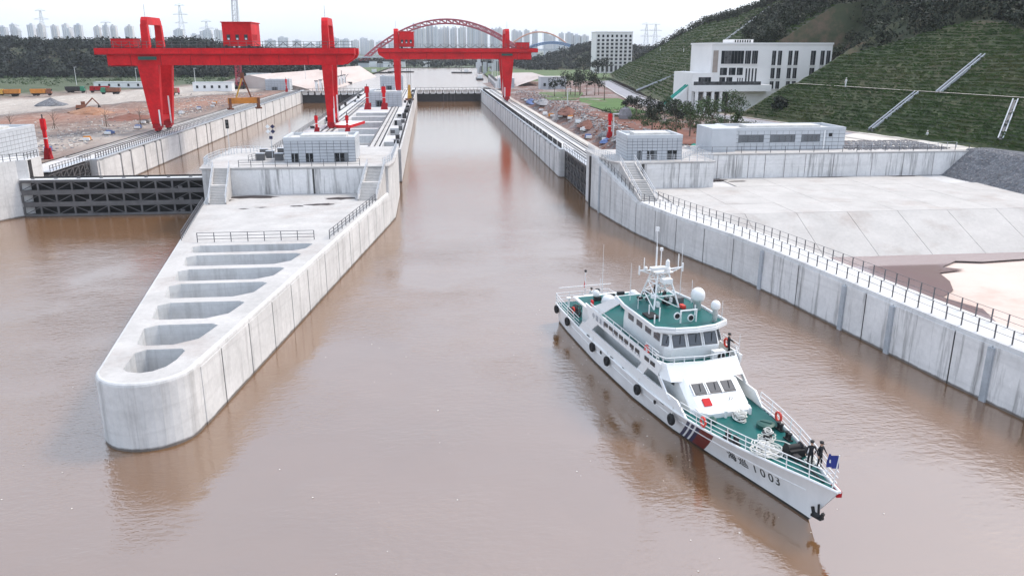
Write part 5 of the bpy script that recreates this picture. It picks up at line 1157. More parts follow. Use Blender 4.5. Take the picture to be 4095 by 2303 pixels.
# upstream banks, guide columns, lamps, vessels
struct(MB().loft([[(-57, 446, 3.6), (-66, 446, 7), (-95, 452, 13.5)], [(-54, 520, 3.6), (-62, 520, 7), (-78, 530, 13.5)], [(-49, 620, 3.6), (-56, 622, 8), (-68, 628, 13.5)], [(-43, 712, 3.6), (-50, 715, 8), (-58, 718, 13)]]).build('revetment', 'paleslope'))
struct(MB().loft([[(-95, 452, 13.5), (-130, 452, 5)], [(-78, 530, 13.5), (-110, 530, 5)], [(-68, 628, 13.5), (-100, 628, 5)], [(-58, 718, 13), (-80, 730, 5)]]).build('revetment_back', 'meadow'))
MB().add([(-57, 446, 3.6), (-66, 446, 7), (-95, 452, 13.5), (-130, 452, 5), (-95, 452, 5)], [(0, 1, 2, 4), (2, 3, 4)]).build('revetment_end', 'paleslope', COL.objects['revetment'])
struct(MB().loft([[(41, 446, 3.6), (50, 446, 8), (64, 446, 12.5)], [(44, 520, 3.6), (54, 520, 8), (66, 520, 12.5)], [(46, 640, 3.6), (55, 640, 7), (66, 640, 9)]]).build('revetment', 'paleslope'))
for k in range(9):
    for side, x in (('left', -60 + k * .6), ('right', 37.5 + k * .5)):
        y = 452 + k * 13; t = thing('guide_column', '%s white jetty column upstream of the %s lock, counted from the gate' % (ORD[k], side), 'column', (x, y, 3.5), 0, 'jetty columns upstream of the %s lock' % side)
        pbox('shaft', t, 'white', (x, y, 6.8), (1.3, 1.6, 6.6)); pbox('cap', t, 'steelmid', (x, y, 10.3), (1.8, 2.2, .5)); pbox('fender', t, 'steel', (x + (.75 if side == 'left' else -.75), y, 6.2), (.2, .8, 5))
for k, (x, y, h) in enumerate([(-71, 490, 16), (41.3, 507, 16), (43.6, 560, 15), (47, 470, 15), (38.5, 455, 16), (49, 620, 15), (-74, 620, 15), (-128, 470, 11), (-205, 505, 11), (-176, 520, 10), (-150, 505, 10), (-255, 520, 14), (44.6, 260, 9), (40.6, 176, 7.5)]):
    t = thing('lamp_post', '%s tall white lamp post %s' % (ORD[k], ('upstream of the right lock', 'upstream of the left lock', 'on the left bank beyond the haul road', 'on the rubble strip of the right bank')[0 if x > 0 and y > 300 else 1 if -100 < x < 0 else 2 if x < 0 else 3]), 'lamp post', (x, y, 5.5), 0, 'lamp posts %d' % (0 if x > 0 and y > 300 else 1 if -100 < x < 0 else 2 if x < 0 else 3))
    MB().tube((x, y, 5.5), (x, y, 5.5 + h), .2, .12, 6).build('pole', 'pole', t); pbox('lamp_head', t, 'pole', (x + .5, y, 5.6 + h), (1.3, .5, .22))
def vessel(label, x, y, l, rz):
    t = thing('work_vessel', label, 'vessel', (x, y, 4.0), rz); MB().prism([(-l / 2, -2.5), (l / 2 - 2, -2.5), (l / 2, 0), (l / 2 - 2, 2.5), (-l / 2, 2.5)], -.5, 1.3).build('hull', 'steel', t, True)
    c = pbox('deckhouse', t, 'white', (-l / 4, 0, 2.6), (l / 5, 3.4, 2.6), local=True); pbox('window', c, 'glass', (-l / 4, -1.72, 3.0), (l / 7, .06, .8), local=True); pbar('mast', t, 'steelmid', (0, 0, 1.3), (0, 0, 9), .35, True); pbar('derrick', t, 'steelmid', (0, 0, 2), (l / 3, 0, 6.5), .3, True)
vessel('dark work barge moored below the far bank', -46, 815, 24, R(4)); vessel('work barge with a mast near the far shore', -27, 843, 26, R(-3)); vessel('dark launch upstream of the left lock', -58, 566, 14, R(20)); vessel('barge beside the right upstream jetty', 33, 808, 20, R(170)); vessel('long grey barge along the right upstream bank', 40, 640, 34, R(88))
hs = thing('harbour_works', 'cluster of grey harbour machinery on the right upstream bank', 'machinery', (52, 760, 5)); 
for k in range(14): pbox('frame', hs, rnd.choice(('steelmid', 'tile', 'raillt')), (46 + rnd.uniform(0, 22), 720 + rnd.uniform(0, 120), 9 + rnd.uniform(0, 4)), (rnd.uniform(1, 5), 3, rnd.uniform(5, 15)))
for k in range(26):
    x, y = rnd.choice((rnd.uniform(-330, 40), rnd.uniform(70, 200))), rnd.uniform(1045, 1090); w, h = rnd.uniform(6, 16), rnd.uniform(3, 7)
    t = thing('shore_shed', '%s small pale shed of those scattered on the far shore' % ORD[k], 'shed', (x, y, 4.6), 0, 'sheds on the far shore'); pbox('wall', t, rnd.choice(('bwhite', 'tile', 'white')), (x, y, 4.6 + h / 2), (w, 8, h)); pbox('roof', t, 'tile', (x, y, 4.8 + h), (w + 1, 9, .5))

# ------------------------------------------------------------------ bridges, pylons and the city in the haze
def arch_bridge(label, xa, xb_, y, zs, za, zd, mat, depth, r, ribs=(0, 24), n=26, deck=True, name='arch_bridge'):
    t = thing(name, label, 'bridge', ((xa + xb_) / 2, y, 4.6)); xm = (xa + xb_) / 2; hw = (xb_ - xa) / 2
    zf = lambda x, o: zs + (za - zs) * (1 - ((x - xm) / hw) ** 2) + o
    for dy in ribs:
        xs = [xa + (xb_ - xa) * i / n for i in range(n + 1)]; mb = MB()
        mb.path([(x, y + dy, zf(x, 0)) for x in xs], r, 5)
        if depth:
            mb.path([(x, y + dy, zf(x, -depth)) for x in xs], r, 5)
            for i in range(n): mb.tube((xs[i], y + dy, zf(xs[i], 0)), (xs[i + 1], y + dy, zf(xs[i + 1], -depth)), r * .7, n=4); mb.tube((xs[i], y + dy, zf(xs[i], 0)), (xs[i], y + dy, zf(xs[i], -depth)), r * .7, n=4)
        mb.build('arch_rib', mat, t)
        for i in range(2, n - 1, 2):
            if zf(xs[i], -depth) > zd + 3: pbar('hanger', t, 'raillt', (xs[i], y + dy, zd), (xs[i], y + dy, zf(xs[i], -depth)), r * .3)
    if len(ribs) > 1:
        for i in range(4, n - 3, 3):
            x = xa + (xb_ - xa) * i / n
            pbar('cross_brace', t, mat, (x, y, zf(x, 0)), (x, y + ribs[1], zf(x, 0)), r * 1.3)
    if deck:
        pbox('deck', t, 'tile', (xm, y + ribs[-1] / 2, zd), ((xb_ - xa) * 1.7, ribs[-1] + 6, 1.8))
        for x in (xa + 6, xb_ - 6, xa - 45, xb_ + 45): pbox('bridge_pier', t, 'conc_far', (x, y + ribs[-1] / 2, zd / 2 + 2), (5, 20, zd - 4))
        for x, s in ((xa + 4, 1), (xb_ - 4, -1)):
            for d in (-9, 9): pbar('spring_strut', t, mat, (x, y, 5), (x + d, y, zd), r * 1.6)
    return t
arch_bridge('red steel arch bridge far upstream behind the right crane', -90, 146, 1150, 13, 66, 16, 'archred', 5.5, .8)
arch_bridge('pale orange arch bridge in the haze right of the red one', 172, 330, 1850, 22, 63, 26, 'archor', 0, 1.7, (0,), 22)
arch_bridge('low blue double arch bridge in front of the orange one', 196, 322, 1700, 24, 41, 24, 'archblue', 3.5, 1.0, (0, 22), 22)
def pylon(label, x, y, h, w):
    t = thing('power_pylon', label, 'pylon', (x, y, 4.6)); mb = MB(); lattice(mb, (x, y, 4.6), (x, y, h), w, 1.4, 10, .2); mb.build('tower', 'raillt', t)
    for k, (f, a) in enumerate(((.72, 8.5), (.85, 10), (.99, 7.0))): mb = MB(); mb.tube((x - a, y, h * f), (x + a, y, h * f), .25, n=4); mb.tube((x - a, y, h * f), (x, y, h * f + 2.5), .18, n=4); mb.tube((x + a, y, h * f), (x, y, h * f + 2.5), .18, n=4); mb.build('cross_arm', 'raillt', t)
for x, y, h, w, l in ((-520, 1200, 77, 12, 'tall lattice pylon left of the gantry over the city towers'), (-437, 1200, 62, 12, 'lattice pylon just left of the gantry hoop'), (-337, 1200, 85, 13, 'tallest lattice pylon right of the gantry hoop'), (-306, 1210, 64, 11, 'lattice pylon beside the red trolley house'), (321, 1200, 62, 11, 'left lattice pylon of the pair beside the tall block'), (336, 1205, 62, 11, 'right lattice pylon of the pair beside the tall block'), (-566, 1220, 58, 10, 'lattice pylon near the left edge of the skyline')): pylon(l, x, y, h, w)
def tower(x, y, w, d, h, m, label, group):
    t = thing('apartment_tower', label, 'tower', (x, y, 4.6), 0, group); mb = MB().box((0, 0, h / 2), (w, d, h)); o = mb.build('wall', TOW[m], t, True)
    MB().box((rnd.uniform(-.2, .2) * w, 0, h + 2), (w * .4, d * .5, 4)).build('roof_box', TOW[m], t, True)
    MB().box((-w * .36, -d / 2 - .9, h / 2 - 1), (w * .17, 1.8, h - 2)).build('bay', TOW[(m + 1) % 3], t, True); MB().box((w * .3, -d / 2 - .9, h / 2 - 1), (w * .17, 1.8, h - 2)).build('bay', TOW[(m + 1) % 3], t, True)
def row(x0, x1, y, h0, h1, label, group, wmin=15, wmax=26, gap=3):
    x = x0; k = 0
    while x < x1:
        w = rnd.uniform(wmin, wmax); tower(x + w / 2, y + rnd.uniform(-60, 60), w, 16, rnd.uniform(h0, h1), rnd.randrange(3), '%s %s' % (ORD[k], label), group); k += 1; x += w + rnd.uniform(.5, gap)
row(-1230, -820, 2500, 76, 88, 'pale tower from the left in the long left skyline row', 'towers on the left skyline', 11, 19, 1.2)
row(-735, -560, 2500, 62, 76, 'pale tower from the left between gantry hoop and trolley house', 'towers behind the left gantry', 18, 26, 9)
row(-40, 215, 2450, 76, 92, 'pale tower from the left under the red arch', 'towers framed by the red arch', 9, 16, 1)
row(215, 345, 2600, 64, 80, 'pale tower from the left behind the orange arch', 'towers behind the orange arch', 14, 24, 5)
row(350, 480, 2500, 56, 74, 'pale tower from the left right of the orange arch', 'towers right of the orange arch', 13, 24, 6)
row(-330, -60, 3300, 40, 66, 'faint tower from the left beyond the red arch foot', 'faint towers left of the red arch', 22, 40, 8)
row(480, 820, 3300, 40, 62, 'faint tower from the left beside the tall white block', 'faint towers by the tall block', 24, 40, 14)
row(-560, -300, 3000, 40, 62, 'faint tower from the left, right of the trolley house', 'faint towers right of the trolley house', 26, 42, 12)

# ------------------------------------------------------------------ the patrol ship
SX, SY, SRZ = 15.3, 75.5, math.atan2(-0.98434, 0.17627)
Ms = Matrix.Translation((SX, SY, 0)) @ Matrix.Rotation(SRZ, 4, 'Z')
ship = thing('patrol_ship', 'white patrol ship with green decks sailing towards the camera', 'ship', (SX, SY, 0), SRZ)
DW = [(-1.3, 2.75), (0, 2.95), (3, 3.1), (8, 3.3), (16, 3.38), (22, 3.34), (26, 3.15), (29, 2.75), (32, 2.08), (35, 1.22), (37, .58), (38.9, .04)]
WW = [(-.9, 2.45), (2, 2.7), (10, 3.02), (18, 2.92), (24, 2.4), (28, 1.68), (32, .88), (35, .3), (36.6, .02), (38.9, .02)]
DZ = [(-1.3, 2.1), (10, 2.1), (20, 2.18), (25, 2.3), (30, 2.55), (35, 2.85), (38.9, 3.1)]
dw = lambda x: interp(x, DW); wwl = lambda x: interp(x, WW); dz = lambda x: interp(x, DZ)
def hull_pt(x, f, side=-1):
    """f = 0 keel-side waterline, 1 gunwale; flare grows to the bow, stem rakes forward"""
    xs = x if x < 34 else x - (x - 34) / 4.9 * 2.25 * (1 - f)
    z = -1.2 + (dz(x) + 1.2) * f if f < 0 else dz(x) * f
    e = f ** (1 + .9 * max(0, (x - 22) / 17)); y = wwl(xs if x >= 34 else x) * (1 - e) + dw(x) * e
    return (xs, side * y, z)
hx = [-1.3, -.6, .5, 2, 4, 6, 8, 10, 12, 14, 16, 18, 20, 22, 24, 25.5, 27, 28.5, 30, 31, 32, 33, 34, 35, 36, 37, 37.8, 38.4, 38.9]
m_, nt, b_ = new_mat('ship_hull_paint')
tc = nt.nodes.new('ShaderNodeTexCoord').outputs['Object']; sp = nt.nodes.new('ShaderNodeSeparateXYZ'); nt.links.new(tc, sp.inputs[0])
tt = mth(nt, 'SUBTRACT', sp.outputs['X'], sp.outputs['Z'])
def band(a, b): return mth(nt, 'MULTIPLY', mth(nt, 'GREATER_THAN', tt, a), mth(nt, 'LESS_THAN', tt, b))
c = ramp(nt, noise(nt, mapped(nt, tc, (.6, .6, .15)), 1.2, 4), [(.3, (.68, .68, .68)), (.7, (.80, .80, .80))])
for a, b in ((24.6, 24.92), (25.1, 25.42), (25.6, 25.97)): c = mix(nt, band(a, b), c, (.012, .016, .07))
c = mix(nt, band(25.97, 27.25), c, (.15, .012, .009))
rustm = mth(nt, 'MULTIPLY', ramp(nt, noise(nt, mapped(nt, tc, (2.2, 2.2, .12)), 1.0, 4, .75), [(.63, (0, 0, 0)), (.78, (1, 1, 1))]), .35)
c = mix(nt, rustm, c, (.33, .22, .15))
c = mix(nt, mth(nt, 'LESS_THAN', sp.outputs['Z'], .17), c, (.02, .018, .018))
nt.links.new(c, b_.inputs['Base Color']); b_.inputs['Roughness'].default_value = .3; M['hull'] = m_
rows = []
for x in hx:
    st_ = [hull_pt(x, f, -1) for f in (1, .85, .7, .55, .35, .15, 0)]
    keel = (st_[-1][0] - .3, 0, -1.3)
    rows.append(st_ + [(st_[-1][0], st_[-1][1] * .8, -.9), keel, (st_[-1][0], -st_[-1][1] * .8, -.9)] + [(q[0], -q[1], q[2]) for q in st_[::-1]])
hb = MB().loft(rows); hb.add(rows[0], [tuple(range(len(rows[0])))])
hull = hb.build('hull', 'hull', ship, True, True)
MB().loft([[(hull_pt(x, 1)[0], s * max(0, dw(x) - .12), dz(x) - .02) for s in (-1, -.5, 0, .5, 1)] for x in hx]).build('deck', 'deckgreen', ship, True)
for s in (-1, 1):
    mb = MB(); pts = [Vector((x, s * (dw(x) + .03), dz(x) + .02)) for x in hx]
    for a, b in zip(pts, pts[1:]): mb.tube(a, b, .085, n=6)
    mb.build('gunwale', 'shipwhite', ship, True)
    mb = MB()
    for x in np.arange(3, 37, 1.0): mb.tube(hull_pt(x, .66, s), hull_pt(x + 1.0, .66, s), .05, n=5)
    mb.build('rubbing_strake', 'shipwhite', ship, True)
    # bulwark amidships
    MB().loft([[(x, s * (dw(x) - .02), dz(x)), (x, s * (dw(x) + .02), dz(x) + h), (x, s * (dw(x) - .1), dz(x) + h), (x, s * (dw(x) - .1), dz(x))] for x, h in ((6.4, .05), (7.4, .95), (12, .95), (18, .95), (23, .95), (25.6, .9), (26.8, .05))]).build('bulwark', 'shipwhite', ship, True)
# lower deckhouse
def house(name, prof, mat='shipwhite'):
    """prof: list of (x0, x1, hw0, hw1, z) rings from bottom to top"""
    rows = [[(x0, -a, z), (x1 - .5, -a, z), (x1, -b, z), (x1, b, z), (x1 - .5, a, z), (x0, a, z)] for x0, x1, a, b, z in prof]
    mb = MB().loft([r + r[:1] for r in rows]); mb.add(rows[-1], [tuple(range(6))]); return mb.build(name, mat, ship, True)
house('lower_house', [(4.8, 26.7, 2.3, 1.75, 2.0), (4.8, 26.5, 2.3, 1.75, 2.6), (4.8, 23.9, 2.28, 1.9, 4.3), (4.8, 23.6, 2.28, 1.9, 4.5)])
house('front_step', [(26.0, 27.35, 2.0, 1.5, 2.2), (26.0, 27.3, 2.0, 1.5, 2.72)])
for y in (-.35, 1.55): pbox('step_leg', ship, 'shipwhite', (27.45, y, 2.55), (.16, .16, .75), local=True)
# upper deck, its side bands and front visor
MB().prism([(4.6, -3.2), (22.4, -3.25), (23.1, -2.8), (23.4, 0), (23.1, 2.8), (22.4, 3.25), (4.6, 3.2)], 4.42, 4.58).build('upper_deck', 'shipwhite', ship, True)
MB().prism([(5.0, -2.9), (22.3, -3.1), (22.9, -2.6), (23.2, 0), (22.9, 2.6), (22.3, 3.1), (5.0, 2.9)], 4.585, 4.60).build('upper_deck_cover', 'deckgreen', ship, True)
for s in (-1, 1):
    MB().add([(9.0, s * 3.32, 4.0), (22.9, s * 3.36, 4.0), (23.2, s * 3.36, 5.05), (8.0, s * 3.3, 5.0), (9.0, s * 3.2, 4.0), (22.9, s * 3.24, 4.0), (23.2, s * 3.24, 5.05), (8.0, s * 3.18, 5.0)], [(0, 1, 2, 3), (7, 6, 5, 4), (3, 2, 6, 7), (0, 4, 5, 1), (0, 3, 7, 4), (1, 5, 6, 2)]).build('side_band', 'shipwhite', ship, True)
    for xa, xb2, w in ((7.6, 9.4, 1.9), (19.0, 20.2, 1.1), (24.2, 22.6, .5)):      # raking side panels between bulwark and band
        MB().add([(xa, s * 3.3, 2.9), (xa + w, s * 3.3, 2.9), (xb2 + w, s * 3.33, 4.1), (xb2, s * 3.33, 4.1), (xa, s * 3.2, 2.9), (xa + w, s * 3.2, 2.9), (xb2 + w, s * 3.22, 4.1), (xb2, s * 3.22, 4.1)], [(0, 1, 2, 3), (7, 6, 5, 4), (0, 3, 7, 4), (1, 5, 6, 2)]).build('side_panel', 'shipwhite', ship, True)
    MB().add([(9.2, s * 3.22, 4.95), (11.4, s * 3.22, 4.95), (14.6, s * 2.85, 6.95), (13.2, s * 2.85, 6.95), (9.2, s * 3.1, 4.95), (11.4, s * 3.1, 4.95), (14.6, s * 2.7, 6.95), (13.2, s * 2.7, 6.95)], [(0, 1, 2, 3), (7, 6, 5, 4), (3, 2, 6, 7), (0, 4, 5, 1), (0, 3, 7, 4), (1, 5, 6, 2)]).build('raked_frame', 'shipwhite', ship, True)
    for k in range(9): pbox('freeing_port', ship, 'glass', (13.0 + k * 1.05, s * 3.36, 4.62) if k < 7 else (21.0 + (k - 7) * 1.0, s * 3.38, 4.62), (.72, .05, .30), local=True)
    for k in range(5): pbox('side_window', ship, 'shipglass', (7.5 + k * 2.6, s * 2.31, 3.7), (.9, .06, .6), local=True)
    for x in (21.9, 23.0): pbox('side_window', ship, 'shipglass', (x, s * 2.29, 3.75), (.95, .08, .75), local=True)
    pbox('grab_rail', ship, 'shipwhite', (16, s * 3.28, 5.35), (13.5, .05, .05), local=True)
    for k in range(9): pbox('rail_post', ship, 'shipwhite', (9.6 + k * 1.6, s * 3.28, 5.2), (.05, .05, .35), local=True)
vis = [(22.6, -3.3), (23.5, -2.9), (23.85, 0), (23.5, 2.9), (22.6, 3.3)]
MB().loft([[(x + .62, y, 3.95) for x, y in vis], [(x - .3, y, 5.02) for x, y in vis], [(x - .42, y * .97, 5.02) for x, y in vis], [(x + .3, y * .97, 3.95) for x, y in vis], [(x + .62, y, 3.95) for x, y in vis]]).build('visor', 'shipwhite', ship, True)
for k in range(9):
    y = -3.0 + k * .75; x = interp(abs(y), [(0, 23.5), (2.9, 23.1), (3.3, 22.3)]); pbox('rail_post', ship, 'shipwhite', (x, y, 5.2), (.05, .05, .42), local=True)
MB().path([(x - .36, y, 5.42) for x, y in vis], .035, 5).build('visor_rail', 'shipwhite', ship, True)
# wheelhouse and roof
house('wheelhouse', [(14.2, 22.0, 2.3, 1.9, 4.6), (14.2, 22.1, 2.3, 1.95, 5.6), (14.4, 21.5, 2.25, 1.9, 6.85)])
roof = MB().prism([(12.8, -2.6), (15.5, -2.95), (21.3, -3.0), (22.1, -1.6), (22.3, 0), (22.1, 1.6), (21.3, 3.0), (15.5, 2.95), (12.8, 2.6)], 6.8, 7.02).build('roof', 'shipwhite', ship, True)
rp = [(13.0, -2.45), (15.5, -2.8), (21.1, -2.82), (21.8, -1.55), (22.0, 0), (21.8, 1.55), (21.1, 2.82), (15.5, 2.8), (13.0, 2.45)]
MB().prism(rp, 7.024, 7.04).build('roof_cover', 'deckgreen', roof, True)
MB().path([(x, y, 7.12) for x, y in [(a * 1.0 + .1, b * 1.05) for a, b in rp]], .09, 6).build('roof_rim', 'shipwhite', roof, True)
def win(x, y, z, w, h, rx, parent=ship, name='window', nrm='x', rz=0):
    fr = MB().box((0, 0, 0), (.07, w + .16, h + .16)).build(name, 'steelmid', parent, True); fr.location = (x, y, z); fr.rotation_euler = (0, rx, rz)
    g = MB().box((.03, 0, 0), (.06, w, h)).build('pane', 'shipglass', fr, True)
    for s in (-1, 1): MB().box((.05, s * (w / 2 + .1), 0), (.06, .06, h + .2)).build('trim', 'shipwhite', fr, True)
    MB().tube((.1, w * .2, h * .45), (.1, w * .05, -h * .3), .022, n=4).build('wiper', 'black', fr, True)
for y in (-1.3, 0, 1.3): win(21.86, y, 6.12, .92, .8, -R(26))
for s in (-1, 1):
    win(21.55, s * 2.13, 6.15, .5, .72, -R(20), rz=s * R(40))
    for x in (15.6, 17.2, 18.8, 20.3): pbox('side_window', ship, 'shipglass', (x, s * 2.275, 6.1), (1.0, .08, .62), local=True)
for y in (-1.18, 0, 1.12): win(25.02, y, 3.6, .82, .8, -R(57))
pbox('red_locker', ship, 'flagred', (25.98, -1.0, 2.98), (.14, .6, .6), 0, 0, -R(57), local=True)
t = MB().torus((25.95, .9, 3.05), .13, .03, 'x', 12, 5).build('emblem', 'letterg', ship, True)
# air conditioner in front of the wheelhouse
ac = MB().box((22.6, 1.65, 5.0), (.55, .95, .75)).build('air_conditioner', 'shipwhite', ship, True); MB().lathe([(.3, 0), (.3, .04)], (22.88, 1.75, 5.0), 14, 'x').build('fan', 'black', ac, True)
# lattice mast
mast = MB()
def lt(a, b, r=.05): mast.tube(a, b, r, n=5)
base = [(14.6, -1.25), (14.6, 1.25), (17.2, 1.1), (17.2, -1.1)]; top = [(15.3, -.45), (15.3, .45), (16.3, .45), (16.3, -.45)]
P = lambda k, f: (base[k % 4][0] + (top[k % 4][0] - base[k % 4][0]) * f, base[k % 4][1] + (top[k % 4][1] - base[k % 4][1]) * f, 7.04 + 2.75 * f)
for k in range(4):
    lt(P(k, 0), P(k, 1), .075)
    for f, g in ((0, .36), (.36, .68), (.68, 1)): lt(P(k, f), P(k + 1, g), .045); lt(P(k, g), P(k + 1, g), .05)
mo = mast.build('mast', 'shipwhite', ship, True)
mb = MB(); mb.box((15.9, 0, 9.82), (1.3, 1.5, .08))
for s in (-1, 1): mb.tube((15.9, 0, 9.85), (15.9, s * 1.9, 10.0), .07); mb.tube((15.9, 0, 9.3), (15.9, s * 1.7, 9.95), .05); mb.box((15.9, s * 1.9, 10.0), (.12, .1, .7)); mb.tube((15.9, s * 1.5, 9.9), (15.9, s * 1.5, 11.1 if s > 0 else 11.0), .04)
mb.build('yard', 'shipwhite', mo, True)
mb = MB(); mb.lathe([(.02, 10.9), (.16, 10.75), (.18, 10.3), (.26, 10.15), (.26, 9.85)], (16.4, .3, 0), 10); mb.build('searchlight', 'shipwhite', mo, True)
mb = MB(); mb.tube((15.5, -.25, 9.8), (15.5, -.25, 11.7), .07); mb.tube((15.5, -.25, 11.7), (15.3, -.25, 13.2), .035); mb.box((15.3, -.2, 13.1), (.1, .3, .35)); mb.tube((15.5, .15, 9.8), (15.5, .15, 11.6), .04); mb.box((15.5, .15, 11.5), (.2, .2, .25)); mb.build('topmast', 'shipwhite', mo, True)
mb = MB(); mb.box((16.5, -.55, 10.25), (.5, 1.3, .2)); mb.box((16.9, 0, 9.3), (.7, .8, .35)); mb.build('radar', 'shipwhite', mo, True)
MB().sphere((15.9, -1.35, 10.15), .16).build('small_dome', 'shipwhite', mo, True, True)
for x, y, z0, z1, r, nm in ((14.4, -1.9, 4.6, 10.2, .035, 'whip_antenna'), (14.8, 2.4, 7.0, 11.8, .03, 'whip_antenna'), (16.4, 2.6, 7.0, 9.0, .035, 'whip_antenna'), (20.9, 2.75, 7.0, 8.6, .03, 'whip_antenna'), (16.6, -2.2, 7.0, 8.0, .03, 'whip_antenna'), (5.4, -.6, 4.6, 9.6, .03, 'whip_antenna'), (2.0, .6, 2.1, 5.3, .05, 'stern_pole'), (23.2, 3.0, 5.0, 6.7, .03, 'whip_antenna')): MB().tube((x, y, z0), (x, y, z1), r, r * .5, 5).build(nm, 'shipwhite', ship, True)
def dome(x, y, z, r, hb, nm):
    d = MB().lathe([(r * .55, z), (r * .55, z + hb), (r * .9, z + hb + .02), (r, z + hb + r * .45), (r, z + hb + r * .9)] + [(r * math.cos(a), z + hb + r * .9 + r * math.sin(a)) for a in (.3, .6, .9, 1.2, 1.5)], (x, y, 0), 18).build(nm, 'shipwhite', ship, True, True); return d
dome(18.0, 2.25, 7.04, .56, .75, 'radome'); dome(21.0, 2.1, 7.04, .36, 1.0, 'radome'); dome(9.6, .6, 4.6, .4, 1.0, 'radome'); dome(6.4, -1.6, 4.6, .32, .4, 'radome')
for k in range(14): pbox('mast_gear', mo, ('black', 'steel', 'shipwhite')[k % 3], (14.5 + rnd.uniform(0, 2.6), rnd.uniform(-1.1, 1.1), 7.04 + rnd.uniform(.1, 1.3)), (rnd.uniform(.1, .5), rnd.uniform(.1, .5), rnd.uniform(.1, .4)), rnd.uniform(0, 2), local=True)
# roof gear
mb = MB()
for y in (-.55, .75): mb.tube((20.6, y, 7.04), (20.6, y, 8.0), .06)
mb.tube((20.6, -.6, 8.0), (20.6, .8, 8.0), .06); mb.build('roof_frame', 'shipwhite', roof, True)
for y, z in ((.2, 7.45), (-.95, 7.7)): f = MB().lathe([(.1, -.25), (.28, 0), (.28, .06)], (20.75, y, z), 14, 'x').build('floodlight', 'shipwhite', roof, True); MB().lathe([(.2, 0), (.2, .02)], (20.82, y, z), 12, 'x').build('lens', 'black', f, True)
for x, y, h in ((19.8, -1.9, 1.1), (18.4, -2.1, .9), (20.2, -2.5, .7), (19.2, 1.4, .8)): MB().tube((x, y, 7.04), (x, y, 7.04 + h), .05).build('vent_pipe', 'shipwhite', roof, True)
pbox('open_hatch', roof, 'black', (18.6, -2.0, 7.12), (1.3, .9, .16), local=True); pbox('deck_locker', roof, 'steelmid', (15.9, 1.6, 7.3), (.9, .7, .5), local=True); pbox('deck_locker', roof, 'ringred', (17.4, 1.3, 7.2), (.6, .3, .25), local=True)
for y in (-.5, .2, .9): MB().torus((14.0, y, 7.5), .26, .04, 'y', 12, 5).build('cable_loop', 'steel', roof, True)
# stern house gear
house('aft_house', [(4.2, 8.4, 1.9, 1.7, 2.05), (4.2, 8.2, 1.9, 1.6, 4.5)]); pbox('aft_door', ship, 'black', (4.16, -.5, 3.0), (.06, .8, 1.7), local=True); pbox('flag_locker', ship, 'flagred', (8.2, -2.7, 4.9), (.5, .1, .7), local=True)
for k in range(9): pbox('grating', ship, 'steel', (5.6 + .45 * k, rnd.uniform(-1.6, 1.4), 4.8), (.3, .7, .35), local=True)
MB().lathe([(.62, 4.58), (.7, 4.7), (.5, 5.2), (.2, 5.35)], (7.4, -.8, 0), 14).build('ventilator', 'shipwhite', ship, True, True); MB().lathe([(.55, 4.58), (.55, 5.4), (.4, 5.55)], (8.6, 1.2, 0), 14).build('ventilator', 'shipwhite', ship, True, True)
MB().lathe([(.45, 2.1), (.45, 2.75), (.72, 2.78), (.74, 3.4), (.6, 3.5), (.05, 3.55)], (3.0, -.6, 0), 18).build('white_drum', 'shipwhite', ship, True, False)
MB().lathe([(.1, 2.1), (.1, 2.9), (.24, 2.95), (.24, 3.05)], (.2, -2.0, 0), 10).build('stern_bollard', 'shipwhite', ship, True)
# rails
def ship_rail(pts, h, nm='guard_rail', step=1.35, lean=.06):
    for a, b in zip(pts, pts[1:]):
        a, b = Vector(a), Vector(b); n = max(1, round((b - a).length / step))
        for i in range(n): q = a + (b - a) * i / n; pbar('stanchion', ship, 'shipwhite', q, q + Vector((0, lean * (1 if q.y > 0 else -1), h)), .05, True)
    for k in (1, 2, 3): MB().path([(p[0], p[1] + lean * k / 3 * (1 if p[1] > 0 else -1), p[2] + h * k / 3) for p in pts], .032, 5).build(nm, 'shipwhite', ship, True)
for s in (-1, 1):
    ship_rail([(x, s * dw(x), dz(x)) for x in (26.2, 28, 29.5, 31, 32.5, 34, 35.5, 37, 38.4)], 1.0)
    ship_rail([(x, s * dw(x), dz(x)) for x in (-1.2, 1, 3, 5, 6.6)], 1.05)
    ship_rail([(x, s * 3.2, 5.0) for x in (20.5, 22.7)], .75)
ship_rail([(-1.2, -2.75, 2.1), (-1.2, 2.75, 2.1)], 1.05)
MB().path([(-.5, y, 3.9) for y in (-2.8, -1, 1, 2.8)], .04, 5).build('awning_bar', 'shipwhite', ship, True)
# bow fittings
for x, y in ((30.6, -2.05), (31.4, -1.95), (31.9, 1.55), (30.4, 1.95), (33.9, 1.2)):
    b = MB()
    for d in (-.16, .16): b.lathe([(.1, 0), (.1, .42), (.15, .44), (.15, .52)], (x + d, y, dz(x)), 10)
    b.box((x, y, dz(x) + .04), (.7, .3, .08)); b.build('mooring_bitts', 'black', ship, True)
ht = MB().lathe([(.62, 0), (.62, .28), (.4, .36)], (29.7, 1.35, dz(29.7) - .02), 16).build('deck_hatch', 'bollgreen', ship, True); MB().tube((29.4, 1.1, 2.9), (30, 1.6, 2.9), .05).build('hatch_lever', 'bollgreen', ht, True)
MB().lathe([(.35, 0), (.3, .35), (.12, .5)], (28.0, -1.7, 2.4), 12).build('deck_vent', 'bollgreen', ship, True)
wl = MB().box((33.9, .55, 3.02), (.9, 1.0, .5)).build('windlass', 'black', ship, True); MB().lathe([(.32, -.5), (.2, -.4), (.2, .4), (.32, .5)], (33.9, .5, 3.3), 12, 'y').build('windlass_drum', 'black', wl, True); MB().box((34.6, .3, 2.95), (.5, .35, .35)).build('windlass_motor', 'steel', wl, True)
